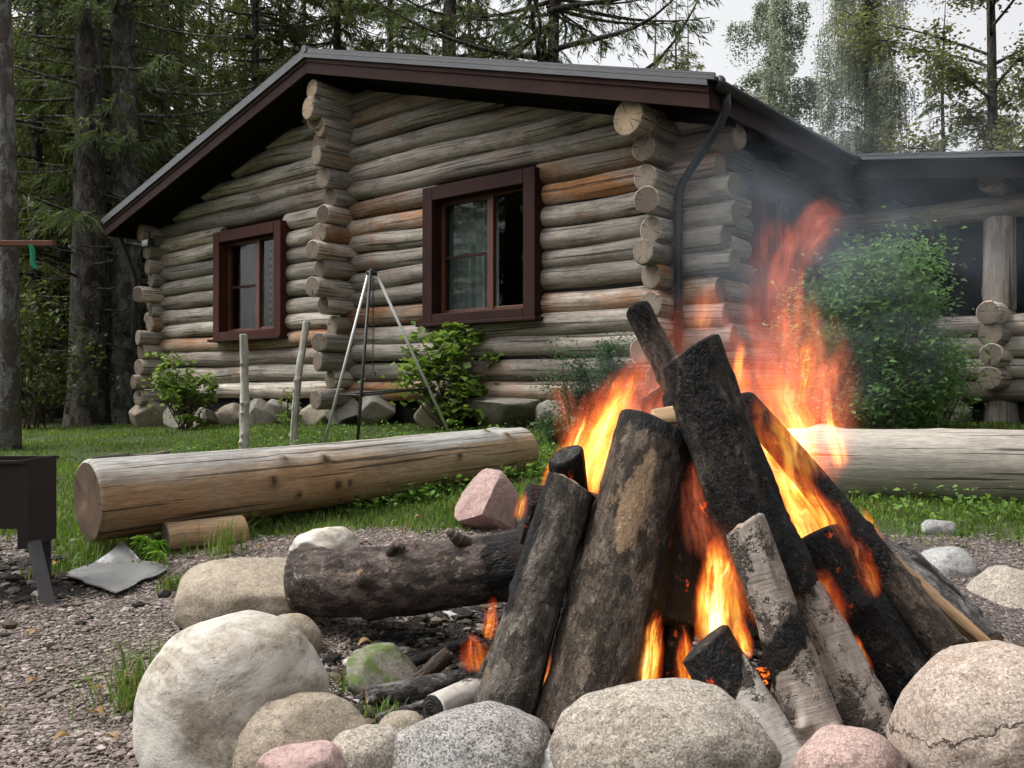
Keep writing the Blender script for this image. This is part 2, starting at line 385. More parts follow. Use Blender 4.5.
def m_bark(name, c0, c1, lich=.0, scale=1.0, birch=False, char_on=True, ember=0.0, ptw=.20, pth=.58):
    """Bark with charring driven by the 'char' attribute; birch has pale paper bark with dark bands."""
    N = NT(name); lc = N.map(N.attr('lc', 'Vector'), (scale,) * 3)
    n1 = N.noise(N.map(lc, (24, 24, 8)), 1, 6, .65, .6)
    n2 = N.noise(N.map(lc, (60, 60, 40)), 1, 4, .7)
    wl_ = N.n('VectorMath', dict(operation='ADD'), i0=lc, i1=N.n('VectorMath', dict(operation='SCALE'), i0=N.noise(lc, 30, 4, .65, 0, 'Color'), Scale=.045).outputs[0]).outputs[0]
    ra = N.math('ABSOLUTE', N.math('SUBTRACT', N.noise(N.map(wl_, (34, 34, 9)), 1, 3, .55), .5))
    rb = N.math('ABSOLUTE', N.math('SUBTRACT', N.noise(N.map(wl_, (70, 70, 26), (3, 1, 8)), 1, 3, .6), .5))
    crack = N.math('MINIMUM', ra, N.math('ADD', N.math('MULTIPLY', rb, .8), .012))
    cr = N.mrange(crack, .0, .10)
    if birch:
        band = N.noise(N.map(lc, (7, 7, 75)), 1, 4, .6)
        patch = N.noise(N.map(lc, (9, 9, 7), (4, 4, 4)), 1, 5, .7)
        col = N.ramp(n1, [(.3, c0), (.65, c1)])
        col = N.mix(N.mrange(band, .60, .68, 0, .75), col, (.10, .075, .06))
        col = N.mix(N.mrange(patch, pth, pth + .05), col, N.mix(n2, (.02, .016, .013), (.12, .10, .085)))
        h = N.math('ADD', N.math('MULTIPLY', N.mrange(patch, pth - .02, pth + .06), N.math('ADD', n2, n1)), N.math('MULTIPLY', band, -.35))
    else:
        fk = N.n('SeparateColor', i0=N.voro(N.map(wl_, (36, 36, 15)), 1, 'F1', 'Color')).outputs[0]
        pt = N.noise(N.map(lc, (9, 9, 5), (6, 2, 4)), 1, 5, .65)
        tone = N.math('ADD', N.math('ADD', N.math('MULTIPLY', n1, .35), N.math('MULTIPLY', n2, .25)), N.math('ADD', N.math('MULTIPLY', fk, .18), N.math('ADD', N.math('MULTIPLY', pt, ptw), (.40 - ptw) * .5)))
        col = N.ramp(tone, [(.40, [x * .28 for x in c0]), (.55, c0), (.69, c1), (.82, [min(.6, x * 1.5) for x in c1])])
        col = N.mix(N.mrange(crack, .030, .0, 0, .85), col, (.016, .013, .011))
        if lich:
            lk = N.noise(N.map(lc, (40, 40, 30), (2, 2, 2)), 1, 4, .75); lp = N.noise(N.map(lc, (6, 6, 4)), 1, 3)
            col = N.mix(N.math('MULTIPLY', N.mrange(lk, .58, .66), N.mrange(lp, .42, .6, 0, lich)), col, (.36, .37, .30))
        h = N.math('ADD', N.math('ADD', N.math('MULTIPLY', cr, .9), N.math('MULTIPLY', fk, .5)), N.math('ADD', n1, N.math('MULTIPLY', n2, .5)))
    rough = .85
    b_extra = {}
    if char_on:
        ch = N.attr('char')
        cn = N.noise(N.map(lc, (11, 11, 6), (9, 1, 4)), 1, 5, .65)
        cm = N.mrange(N.math('ADD', ch, N.math('MULTIPLY', N.math('SUBTRACT', cn, .5), 1.1)), .42, .58)
        w2 = N.n('VectorMath', dict(operation='ADD'), i0=lc, i1=N.n('VectorMath', dict(operation='SCALE'), i0=N.noise(lc, 14, 3, .6, 0, 'Color'), Scale=.035).outputs[0]).outputs[0]
        v = N.voro(N.map(w2, (66, 66, 36)), 1, 'DISTANCE_TO_EDGE'); vv = N.mrange(v, .0, .20)
        cc = N.mix(N.mrange(N.noise(N.map(lc, (34, 34, 26)), 1, 6, .85), .55, .72, 0, .8), (.007, .0066, .0064), (.13, .118, .11))
        bare = N.mrange(N.math('ADD', ch, N.math('MULTIPLY', N.math('SUBTRACT', cn, .5), 2.8)), -.36, -.50)
        wg = N.noise(N.map(lc, (40, 40, 5)), 1, 4, .6)
        col = N.mix(bare, col, N.mix(wg, (.13, .082, .048), (.36, .25, .155)))
        col = N.mix(cm, col, cc)
        h2 = N.math('ADD', N.math('MULTIPLY', N.math('MULTIPLY', vv, N.mrange(cn, .40, .60)), .38), N.math('ADD', N.math('MULTIPLY', n1, 2.3), N.math('MULTIPLY', n2, 1.3)))
        h = N.math('ADD', N.math('MULTIPLY', h, N.math('SUBTRACT', 1.0, cm)), N.math('MULTIPLY', h2, cm))
        rough = N.mrange(cm, 0, 1, .85, .70)
        if ember:
            eb = N.mrange(N.noise(N.map(lc, (20, 20, 12), (1, 7, 3)), 1, 6, .8), .62, .72)
            es = N.math('MULTIPLY', N.math('MULTIPLY', N.mrange(ch, .80, 1.15), eb), ember)
            b_extra = dict(Emission_Color=(1.0, .10, .02), Emission_Strength=es)
    return N.surf(col, rough, N.bump(h, .9, .012), .2, **b_extra)
M['bark_grey'] = m_bark('grey_bark', (.082, .068, .056), (.215, .188, .16), .5, ember=.7)
M['bark_brown'] = m_bark('brown_scorched_bark', (.066, .049, .037), (.175, .135, .105), .3, ember=1.2)
M['bark_red'] = m_bark('lichened_bark', (.072, .055, .048), (.19, .148, .13), 1.0, ember=.5, ptw=.16)
M['bark_black'] = m_bark('burnt_bark', (.03, .025, .02), (.12, .10, .08), .0, ember=.9)
M['bark_birch'] = m_bark('birch_bark', (.11, .09, .075), (.31, .265, .23), birch=True, ember=.5, pth=.53)
M['bark_ash'] = m_bark('ashy_burnt_wood', (.10, .095, .09), (.32, .30, .28), .3, scale=1.6)
M['bark_spruce'] = m_bark('spruce_bark', (.095, .088, .080), (.24, .225, .205), .3, scale=.38, char_on=False)
M['bark_forest'] = m_bark('forest_bark', (.050, .043, .037), (.15, .132, .115), .2, scale=.35, char_on=False)
M['bark_white'] = m_bark('white_birch_bark', (.25, .225, .20), (.47, .435, .40), birch=True, ember=1.0)
M['bark_pale'] = m_bark('birch_tree_bark', (.028, .026, .024), (.20, .195, .188), birch=True, pth=.47, scale=.5, char_on=False)
def m_charcap(name, c_in):
    N = NT(name); lc = N.attr('lc', 'Vector'); ch = N.attr('char')
    d = N.n('VectorMath', dict(operation='LENGTH'), i0=N.map(lc, (1, 1, 0))).outputs['Value']
    wob = N.noise(lc, 12, 4); rg = N.math('SINE', N.math('ADD', N.math('MULTIPLY', d, 500.0), N.math('MULTIPLY', wob, 10.0)))
    col = N.mix(N.mrange(rg, -1, 1), c_in, [x * .7 for x in c_in])
    nz = N.noise(lc, 40, 5, .7)
    cm = N.mrange(N.math('ADD', ch, N.math('MULTIPLY', N.math('SUBTRACT', nz, .5), .8)), .3, .6)
    col = N.mix(cm, col, N.mix(N.mrange(nz, .5, .75), (.012, .011, .010), (.10, .085, .075)))
    return N.surf(col, .8, N.bump(N.math('ADD', N.math('MULTIPLY', rg, .4), nz), .6, .006), .3)
M['char_cut'] = m_charcap('charred_log_end', (.36, .24, .15))

def m_stone(name, base, alt, speck, stain=(.16, .12, .08), sp=.35, white=.0, crack=False, moss=0.0):
    N = NT(name); P = N.coord('Object')
    big = N.noise(P, 3.2, 5, .6, .4); mid = N.noise(P, 13, 5, .65); fin = N.noise(P, 140, 3, .8)
    col = N.mix(N.mrange(big, .38, .64), base, alt)
    col = N.mix(N.mrange(mid, .50, .70, 0, .7), col, stain)
    m2 = N.noise(P, 42, 5, .75)
    col = N.mix(1.0, col, N.mrange(m2, .3, .7, .55, 1.2), 'MULTIPLY')
    pit = N.mrange(N.noise(P, 75, 2, .5), .66, .72)
    col = N.mix(N.math('MULTIPLY', pit, .6), col, [x * .35 for x in stain])
    grime = N.noise(N.map(P, (1, 1, 1), (9, 2, 6)), 5.5, 6, .7)
    col = N.mix(N.mrange(grime, .52, .68, 0, .65), col, (.13, .11, .085))
    vo = N.voro(N.n('VectorMath', dict(operation='ADD'), i0=P, i1=N.n('VectorMath', dict(operation='SCALE'), i0=N.noise(P, 200, 3, .6, 0, 'Color'), Scale=.006).outputs[0]).outputs[0], 260, 'F1', 'Color')
    g = N.n('SeparateColor', i0=vo).outputs[0]
    col = N.mix(N.math('MULTIPLY', N.mrange(g, .72, .8), sp), col, speck)
    col = N.mix(N.math('MULTIPLY', N.mrange(g, .25, .15), sp * .8), col, [min(1, x * 1.55) for x in base])
    if white:
        pw = N.noise(N.map(P, (3, 3, 7), (5, 5, 5)), 1, 6, .7, .8)
        col = N.mix(N.mrange(pw, .40, .54, 0, white), col, (.52, .495, .45))
        bl = N.noise(N.map(P, (14, 6, 30)), 1, 4, .6, 1.0)
        col = N.mix(N.mrange(bl, .66, .74, 0, .45), col, (.10, .10, .10))
    if crack:
        sp_ = N.n('SeparateXYZ', i0=P)
        ce = N.math('SUBTRACT', sp_.outputs[2], N.math('ADD', N.math('MULTIPLY', sp_.outputs[0], .5), .37))
        ce = N.math('ABSOLUTE', N.math('ADD', ce, N.math('MULTIPLY', N.math('SUBTRACT', N.noise(P, 14, 5, .65), .5), .10)))
        cm = N.math('MULTIPLY', N.mrange(ce, .0035, .001), N.mrange(mid, .35, .45))
        col = N.mix(N.math('MULTIPLY', cm, .85), col, (.05, .035, .03))
    if moss:
        nz = N.n('NewGeometry'); up = N.n('SeparateXYZ', i0=nz.outputs['Normal']).outputs[2]
        mm = N.math('MULTIPLY', N.mrange(N.math('ADD', up, N.math('MULTIPLY', N.math('SUBTRACT', mid, .5), 3.2)), .62, 1.0), moss)
        col = N.mix(mm, col, N.mix(fin, (.035, .06, .015), (.13, .17, .05)))
    h = N.math('SUBTRACT', N.math('ADD', N.math('MULTIPLY', mid, 1.0), N.math('ADD', N.math('MULTIPLY', fin, .4), N.math('MULTIPLY', m2, .7))), N.math('MULTIPLY', pit, .5))
    if crack: h = N.math('SUBTRACT', h, N.math('MULTIPLY', cm, 2.5))
    return N.surf(col, .82, N.bump(h, .6, .009), .3)
M['st_white'] = m_stone('pale_boulder', (.36, .32, .265), (.30, .255, .195), (.17, .14, .11), (.26, .21, .15), .25, .85)
M['st_tan'] = m_stone('tan_boulder', (.36, .305, .235), (.28, .235, .175), (.12, .10, .08), (.22, .17, .115), .35)
M['st_grey'] = m_stone('speckled_granite', (.27, .26, .25), (.36, .315, .29), (.045, .045, .045), (.14, .13, .12), .8)
M['st_warm'] = m_stone('warm_granite', (.37, .325, .27), (.30, .27, .235), (.10, .08, .065), (.21, .17, .13), .55)
M['st_pink'] = m_stone('pink_granite', (.40, .285, .25), (.33, .24, .215), (.13, .085, .075), (.24, .165, .13), .5)
M['st_crack'] = m_stone('cracked_granite', (.41, .34, .285), (.33, .275, .23), (.13, .09, .07), (.27, .19, .145), .5, crack=True)
M['st_red'] = m_stone('reddish_stone', (.37, .245, .225), (.42, .31, .285), (.2, .13, .12), (.24, .145, .13), .25)
M['st_cool'] = m_stone('cool_grey_stone', (.36, .36, .35), (.27, .265, .255), (.12, .12, .12), (.18, .17, .16), .4)
M['st_moss'] = m_stone('mossy_stone', (.21, .19, .16), (.15, .135, .115), (.06, .05, .04), (.10, .085, .07), .3, moss=1.0)
M['st_found'] = m_stone('foundation_stone', (.27, .25, .22), (.21, .185, .155), (.08, .07, .06), (.14, .115, .09), .35, moss=.12)

def m_paint(name, c, rough=.55, worn=.35, wc=(.2, .13, .1), spec=.4):
    N = NT(name); P = N.coord('Object')
    n1 = N.noise(N.map(P, (3, 3, 3)), 1, 5, .6); n2 = N.noise(N.map(P, (40, 40, 6)), 1, 4, .6)
    col = N.mix(N.mrange(n1, .35, .7), c, [x * .68 for x in c])
    col = N.mix(N.mrange(n2, .66, .76, 0, worn), col, wc)
    return N.surf(col, rough, N.bump(n2, .2, .003), spec)
M['frame'] = m_paint('red_brown_paint', (.060, .019, .014), .7, .45, (.13, .06, .045), .15)
M['frame_dark'] = m_paint('dark_brown_paint', (.034, .0135, .011), .7, .4, (.1, .06, .05), .15)
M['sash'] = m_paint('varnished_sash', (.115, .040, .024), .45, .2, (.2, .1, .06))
M['fascia'] = m_paint('brown_fascia_paint', (.030, .0135, .0105), .75, .45, (.085, .05, .04), .12)
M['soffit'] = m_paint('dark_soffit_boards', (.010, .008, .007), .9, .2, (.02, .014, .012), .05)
M['roof'] = m_paint('grey_metal_roofing', (.065, .068, .078), .45, .25, (.06, .06, .06), .5)
M['gutter'] = m_paint('black_gutter', (.018, .018, .021), .4, .1, (.03, .03, .03))
M['dark'] = m_paint('dark_backing', (.018, .016, .014), .9, .1, (.02, .02, .02))
M['porch_wall'] = m_paint('shade_dark_porch_boards', (.018, .013, .011), .9, .3, (.04, .03, .025), .1)  # near-black boards: the porch's shade is put into their colour for depth
M['curtain'] = m_paint('pale_green_curtain', (.13, .155, .145), .9, .05, (.3, .3, .3), .1)
M['blind'] = m_paint('grey_blind', (.055, .054, .052), .8, .05, (.2, .2, .2), .1)
M['black_iron'] = m_paint('black_iron', (.02, .02, .021), .5, .2, (.06, .045, .04))
M['steel'] = NT('bare_steel').surf((.62, .61, .59), .42, None, .5, .25)
M['rust'] = m_paint('rusty_burnt_steel', (.020, .012, .0115), .75, .8, (.075, .032, .02))
M['greysteel'] = m_paint('scaled_grey_steel', (.05, .046, .046), .6, .5, (.13, .10, .09))
M['red_wood'] = m_paint('red_brown_beam', (.16, .055, .03), .7, .3, (.25, .12, .08))
M['green_strap'] = m_paint('green_webbing', (.01, .22, .10), .7, .1, (.02, .3, .15))
M['white_thing'] = m_paint('white_plastic', (.75, .75, .73), .4, .05, (.6, .6, .6))
M['blue_cloth'] = m_paint('blue_white_cloth', (.35, .5, .62), .8, .5, (.7, .7, .7))
def m_checks():
    N = NT('checked_curtain'); P = N.coord('Object')
    ck = N.n('TexChecker', Vector=N.map(P, (1, 0, 1)), Color1=(.055, .068, .064), Color2=(.016, .026, .024), Scale=20.0).outputs[0]
    return N.surf(ck, .9, None, .1)
M['checks'] = m_checks()
def m_glass():
    N = NT('window_glass')
    fr = N.math('MULTIPLY', N.n('Fresnel', IOR=1.5).outputs[0], N.math('SUBTRACT', 1.0, N.n('NewGeometry').outputs['Backfacing']))
    t = N.n('BsdfTransparent', Color=(.93, .95, .94)); g = N.n('BsdfGlossy', Roughness=.02)
    mx = N.n('MixShader', Fac=fr, i1=t, i2=g)
    N.t.links.new(mx.outputs[0], N.out.inputs['Surface']); return N.m
M['glass'] = m_glass()
def m_sheet():
    N = NT('dirty_sheet_metal'); P = N.coord('Object')
    n1 = N.noise(P, 7, 5, .65); n2 = N.noise(P, 40, 4, .7)
    col = N.mix(N.mrange(n1, .4, .65), (.28, .285, .29), (.15, .145, .14))
    col = N.mix(N.mrange(n2, .56, .7, 0, .8), col, (.075, .06, .05))
    return N.surf(col, N.mrange(n1, .3, .7, .35, .65), N.bump(n2, .3, .004), .5, N.mrange(n2, .5, .7, .75, .1))
M['sheet'] = m_sheet()

def m_leaf(name, c0, c1, trans=.35, rough=.55, c2=None, spec=.18, tint=(1.3, 1.35, .7)):
    N = NT(name); g = N.n('NewGeometry')
    r = g.outputs['Random Per Island']; big = N.noise(N.coord('Object'), 1.1, 3)
    col = N.mix(r, c0, c1)
    if c2: col = N.mix(N.mrange(N.math('FRACT', N.math('MULTIPLY', r, 13.7)), .86, .9), col, c2)
    col = N.mix(1.0, col, N.mrange(big, .3, .7, .72, 1.25), 'MULTIPLY')
    p = N.n('BsdfPrincipled', Base_Color=col, Roughness=rough, Specular_IOR_Level=spec)
    t = N.n('BsdfTranslucent', Color=N.mix(1.0, col, tint, 'MULTIPLY'))
    mx = N.n('MixShader', Fac=trans, i1=p, i2=t)
    N.t.links.new(mx.outputs[0], N.out.inputs['Surface']); return N.m
M['lf_spruce'] = m_leaf('spruce_needles', (.042, .060, .028), (.12, .15, .06), .38)
M['lf_spruce_pale'] = m_leaf('light_spruce_needles', (.055, .075, .028), (.17, .19, .065), .4)  # paler, yellower needle colour for some of the spruces
M['lf_birch'] = m_leaf('hazed_birch_leaves', (.20, .225, .175), (.31, .33, .27), .55, tint=(1.1, 1.15, .95))  # leaf colour paled and greyed to stand in for haze and glare
M['lf_alder'] = m_leaf('alder_leaves', (.10, .105, .07), (.19, .195, .12), .5)
M['lf_bush'] = m_leaf('bush_leaves', (.055, .125, .036), (.165, .295, .09), .36, .5)
M['lf_currant'] = m_leaf('currant_leaves', (.11, .19, .04), (.26, .36, .10), .4, .5)
M['lf_dark'] = m_leaf('blue_green_leaves', (.04, .09, .045), (.11, .18, .09), .3, .5)
M['lf_weed'] = m_leaf('weed_leaves', (.06, .13, .024), (.18, .30, .065), .4, .5)
M['lf_maple'] = m_leaf('bright_leaf', (.10, .22, .03), (.17, .30, .05), .4, .5)
M['grass'] = m_leaf('grass_blades', (.06, .12, .020), (.15, .245, .048), .35, .5, (.24, .20, .09))
M['fallen'] = m_leaf('fallen_leaves', (.22, .11, .05), (.36, .24, .12), .2, .7)
M['under'] = m_leaf('forest_undergrowth', (.03, .05, .016), (.12, .15, .045), .35)
M['stem'] = m_paint('shrub_stems', (.09, .065, .045), .85, .3, (.16, .12, .09))
M['twigs'] = m_paint('dead_twigs', (.055, .048, .042), .9, .3, (.13, .12, .11))

def m_ground():
    N = NT('ground_soil'); P = N.coord('Object')
    gr = N.attr('grassy'); pit = N.attr('pit')
    n1 = N.noise(P, 5, 6, .65); n2 = N.noise(P, 45, 5, .75); v = N.voro(P, 55, 'F1', 'Color'); vs = N.n('SeparateColor', i0=v).outputs[0]
    grav = N.ramp(vs, [(.0, (.085, .068, .062)), (.5, (.19, .155, .143)), (1.0, (.34, .29, .27))])
    vd = N.voro(P, 55, 'DISTANCE_TO_EDGE')
    grav = N.mix(N.mrange(vd, .10, .0), grav, (.03, .024, .02))
    soil = N.mix(n2, (.035, .026, .019), (.12, .09, .065))
    grav = N.mix(N.mrange(n1, .52, .7, 0, .7), grav, soil)
    turf = N.mix(n2, (.03, .05, .014), (.09, .12, .035))
    turf = N.mix(N.mrange(n1, .6, .75, 0, .5), turf, soil)
    col = N.mix(N.mrange(N.math('ADD', gr, N.math('MULTIPLY', N.math('SUBTRACT', n1, .5), .6)), .35, .65), grav, turf)
    ash = N.mix(N.mrange(n2, .45, .75), (.018, .015, .013), (.12, .11, .10))
    col = N.mix(N.mrange(N.math('ADD', pit, N.math('MULTIPLY', N.math('SUBTRACT', n1, .5), .5)), .35, .65), col, ash)
    h = N.math('ADD', N.mrange(vd, 0, .3), N.math('MULTIPLY', n2, 1.2))
    return N.surf(col, .92, N.bump(h, .9, .012), .2)
M['ground'] = m_ground()
def m_island(name, stops, rough=.85):
    N = NT(name); r = N.n('NewGeometry').outputs['Random Per Island']
    n = N.noise(N.coord('Object'), 90, 3, .7)
    col = N.mix(1.0, N.ramp(r, stops), N.mrange(n, .3, .7, .75, 1.2), 'MULTIPLY')
    return N.surf(col, rough, N.bump(n, .5, .003), .25)
def m_coals():
    N = NT('glowing_coals'); P = N.coord('Object'); n = N.noise(P, 60, 4, .7); r = N.n('NewGeometry').outputs['Random Per Island']
    e = N.math('MULTIPLY', N.mrange(n, .48, .68), N.mrange(r, .3, 1.0, 0, 3.5))
    return N.surf((.012, .01, .01), .8, N.bump(n, .6, .006), .2, Emission_Color=(1.0, .16, .02), Emission_Strength=e)
M['coals'] = m_coals()
M['gravel'] = m_island('gravel_stones', [(0, (.115, .09, .076)), (.4, (.185, .148, .128)), (.8, (.245, .20, .175)), (1, (.37, .32, .29))])
M['debris'] = m_island('charcoal_and_ash', [(0, (.008, .007, .007)), (.55, (.03, .026, .022)), (.8, (.11, .085, .06)), (.93, (.2, .18, .16)), (1, (.42, .40, .38))])
# ------------------------------------------------------------------ the cabin (built in its own frame: x to the right along the gable, y inwards)
RZ = math.radians(-40)
GR = np.array([math.cos(RZ), math.sin(RZ)]); SB = np.array([-math.sin(RZ), math.cos(RZ)])
def to_loc(X, Y):
    dx, dy = X - AX, Y - AY
    return dx * GR[0] + dy * GR[1], dx * SB[0] + dy * SB[1]
def to_world(lx, ly):
    return AX + lx * GR[0] + ly * SB[0], AY + lx * GR[1] + ly * SB[1]
cabin = empty('log_cabin', (AX, AY, 0), RZ)
tag(cabin, 'weathered round-log cabin with brown-framed windows, low gabled roof and a covered porch', 'cabin')
SP, R0, ZB = .222, .1165, .80
RIDGE, SLOPE = 4.92, .279
def under(x): return RIDGE - SLOPE * abs(x + 4.5) - .30
wins = [(-3.06, -1.45, 1.66, 3.17), (-7.30, -5.70, 1.625, 3.14)]
hr = np.random.default_rng(21)
def wlog(g, a, b, r, seed, **k):
    log(g, a, b, r * hr.uniform(.95, 1.06), r * hr.uniform(.93, 1.05), n=18, m=max(6, int(np.linalg.norm(np.subtract(b, a)) * 5)), seed=seed, wob=.034, rough=.085, fine=.02,
        rnd=k.pop('rnd', hr.random() * .97), knots=k.pop('knots', 2), kn=.10, ch=.012, tilt=(hr.uniform(-.2, .2), hr.uniform(-.2, .2)), **k)
# gable wall
g = Geo(); sd_ = 100
warm_right = {4: .90, 10: .84, 2: .2, 9: .80, 6: .3}
for k in range(20):
    z = ZB + SP / 2 + SP * k
    half = (RIDGE - .20 - z) / SLOPE
    if half < .4: break
    for sec in (0, 1):
        a, b = (-4.5, min(0.0, -4.5 + half)) if sec else (max(-9.0, -4.5 - half), -4.5)
        full = half >= 4.5
        if full and sec: b += .62 + hr.uniform(-.14, .06)
        if full and not sec: a -= .33 + hr.uniform(-.08, .12)
        if sec and k <= 1: b = 0.0 + .5
        segs = [(a, b)]
        for (x0, x1, z0, z1) in wins:
            if z0 - .02 < z < z1 + .02:
                ns = []
                for (p, q) in segs:
                    if q <= x0 or p >= x1: ns.append((p, q))
                    else:
                        if x0 - p > .05: ns.append((p, x0 + .07))
                        if q - x1 > .05: ns.append((x1 - .07, q))
                segs = ns
        zo = hr.uniform(-.012, .012)
        rn = hr.random() * .76
        if sec: rn = warm_right.get(k, rn)
        elif k in (3,): rn = .9
        for (p, q) in segs:
            sd_ += 1
            rr = rn
            if sec and k == 4 and q < -2: rr = .85
            wlog(g, (p, 0, z + zo + hr.uniform(-.006, .006)), (q, 0, z + zo + hr.uniform(-.008, .008)), R0, sd_, rnd=rr)
for k in range(1, 19):
    z = ZB + SP * k; half = (RIDGE - .34 - z) / SLOPE
    if half < .4: break
    segs = [(max(-9.0, -4.5 - half), min(0, -4.5 + half))]
    for (x0, x1, z0, z1) in wins:
        if z0 < z < z1: segs = [s_ for (p, q) in segs for s_ in (((p, x0 + .05), (x1 - .05, q)) if p < x0 and q > x1 else ((p, q),))]
    for (p, q) in segs: g.box(((p + q) / 2, .03, z), (q - p, .10, .07), 2, lc=np.zeros((8, 3)), rnd=0.0)
g.build('gable_wall', [M['wall_log'], M['log_cut'], M['dark']], cabin)
# cross wall whose log ends stick out at the middle
g = Geo()
for k in range(18):
    z = ZB + SP * k + .01
    top = RIDGE - .30
    if z > top - .1: break
    pr = .42 + hr.uniform(-.14, .16)
    if k in (6, 8): pr = .62
    if k >= 13: pr = .50 + hr.uniform(-.05, .08)
    sd_ += 1
    wlog(g, (-4.5 + hr.uniform(-.02, .02), -pr, z), (-4.5, 1.2, z), R0 * 1.02, sd_, rnd=hr.random() * .9)
g.build('cross_wall', [M['wall_log'], M['log_cut']], cabin)
# side walls
SW = (1.43, 2.94, 1.66, 3.18)
g = Geo()
for k in range(12):
    z = ZB + SP * k + .01
    pr = .46 + hr.uniform(-.12, .10); sd_ += 1
    top = k == 11
    segs = [(-pr, 8.0)]
    if SW[2] < z < SW[3]: segs = [(-pr, SW[0] + .07), (SW[1] - .07, 8.0)]
    if k <= 1: segs = [(-.3, 8.0)]
    for (p, q) in segs:
        wlog(g, (0, p, z), (0, q, z), R0 * 1.03, sd_, rnd=.88 if k in (4, 5) else hr.random() * .75)
g.build('side_wall', [M['wall_log'], M['log_cut']], cabin)
g = Geo()
for k in range(12):
    z = ZB + SP * k + .01; sd_ += 1
    wlog(g, (-9, -.30 - hr.uniform(-.08, .2), z), (-9, 8.0, z), R0, sd_, rnd=hr.random() * .9)
g.build('side_wall', [M['wall_log'], M['log_cut']], cabin)
g = Geo()
for k in range(17):
    z = ZB + SP / 2 + SP * k; half = (RIDGE - .20 - z) / SLOPE
    if half < .4: break
    sd_ += 1; wlog(g, (max(-9.3, -4.5 - half), 7.7, z), (min(.3, -4.5 + half), 7.7, z), R0, sd_)
g.build('rear_wall', [M['wall_log'], M['log_cut']], cabin)
# purlins with fresh ends under the roof edge
for (x, z, pr, r) in ((-.09, 3.30, .62, .165), (-4.5, 4.48, .62, .12), (-4.53, 4.26, .66, .135), (-4.47, 4.05, .52, .115), (-9.0, 3.30, .40, .135)):
    g = Geo(); sd_ += 1
    log(g, (x, -pr, z), (x, 7.6, z), r, r * .95, n=22, m=14, seed=sd_, rnd=.2, ch=.012, rough=.04, tilt=(.12, 0))
    g.build('purlin', [M['wall_log'], M['log_cut_pale']], cabin)
# roof: metal sheet over soffit boards
def slab(g, x0, z0, x1, z1, y0, y1, t, mat=0):
    v = np.array([[x0, y0, z0], [x1, y0, z1], [x1, y1, z1], [x0, y1, z0]], float)
    v = np.concatenate([v, v - [0, 0, t]])
    f = np.array([[0, 1, 2, 3], [7, 6, 5, 4], [0, 4, 5, 1], [1, 5, 6, 2], [2, 6, 7, 3], [3, 7, 4, 0]])
    g.add(v, f if x1 > x0 else f[:, ::-1], mat)
EV = RIDGE - SLOPE * 5.26
g = Geo()
for s in (1, -1):
    LR = 5.30 if s == 1 else 5.06
    slab(g, -4.5, RIDGE, -4.5 + s * LR, RIDGE - SLOPE * LR, -.73, 8.6, .035)
    for y in np.arange(-.73, 8.6, .40):                                   # standing seams
        slab(g, -4.5, RIDGE + .022, -4.5 + s * LR, RIDGE - SLOPE * LR + .022, y, y + .03, .02)
    slab(g, -4.5, RIDGE - .040, -4.5 + s * (LR - .06), RIDGE - SLOPE * (LR - .06) - .040, -.735, -.715, .045)   # folded rake edge
slab(g, .70, EV - .004, 5.6, EV - .70, 2.55, 8.6, .035)
for y in np.arange(2.55, 8.6, .40): slab(g, .80, EV + .010, 5.6, EV - .675, y, y + .03, .02)
tube(g, [(-4.5, -.74, RIDGE + .01), (-4.5, 8.6, RIDGE + .01)], .05, 8)
roof = g.build('roof', [M['roof']], cabin, smooth=False)
g = Geo()
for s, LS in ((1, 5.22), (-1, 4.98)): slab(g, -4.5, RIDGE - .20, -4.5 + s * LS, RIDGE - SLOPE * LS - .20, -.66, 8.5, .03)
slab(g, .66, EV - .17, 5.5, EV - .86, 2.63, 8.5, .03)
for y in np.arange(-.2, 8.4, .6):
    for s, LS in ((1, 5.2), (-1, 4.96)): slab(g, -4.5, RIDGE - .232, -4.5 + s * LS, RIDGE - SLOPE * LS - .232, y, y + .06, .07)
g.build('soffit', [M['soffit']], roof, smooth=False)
for s, LS in ((1, 5.24), (-1, 5.0)):
    g = Geo()
    slab(g, -4.5, RIDGE - .05, -4.5 + s * LS, RIDGE - SLOPE * LS - .05, -.70, -.668, .215)
    slab(g, -4.5, RIDGE - .05, -4.5 + s * LS, RIDGE - SLOPE * LS - .05, -.712, -.701, .085)
    g.build('fascia', [M['fascia']], roof, smooth=False)
g = Geo(); g.box((.735, .96, EV - .15), (.03, 3.25, .19)); g.build('fascia', [M['fascia']], roof, smooth=False)
g = Geo(); g.box((-9.49, 3.9, EV - .085), (.03, 9.1, .19)); g.build('fascia', [M['fascia']], roof, smooth=False)
g = Geo(); slab(g, .70, EV - .045, 5.55, EV - .737, 2.60, 2.63, .19)
g.build('fascia', [M['soffit']], roof, smooth=False)
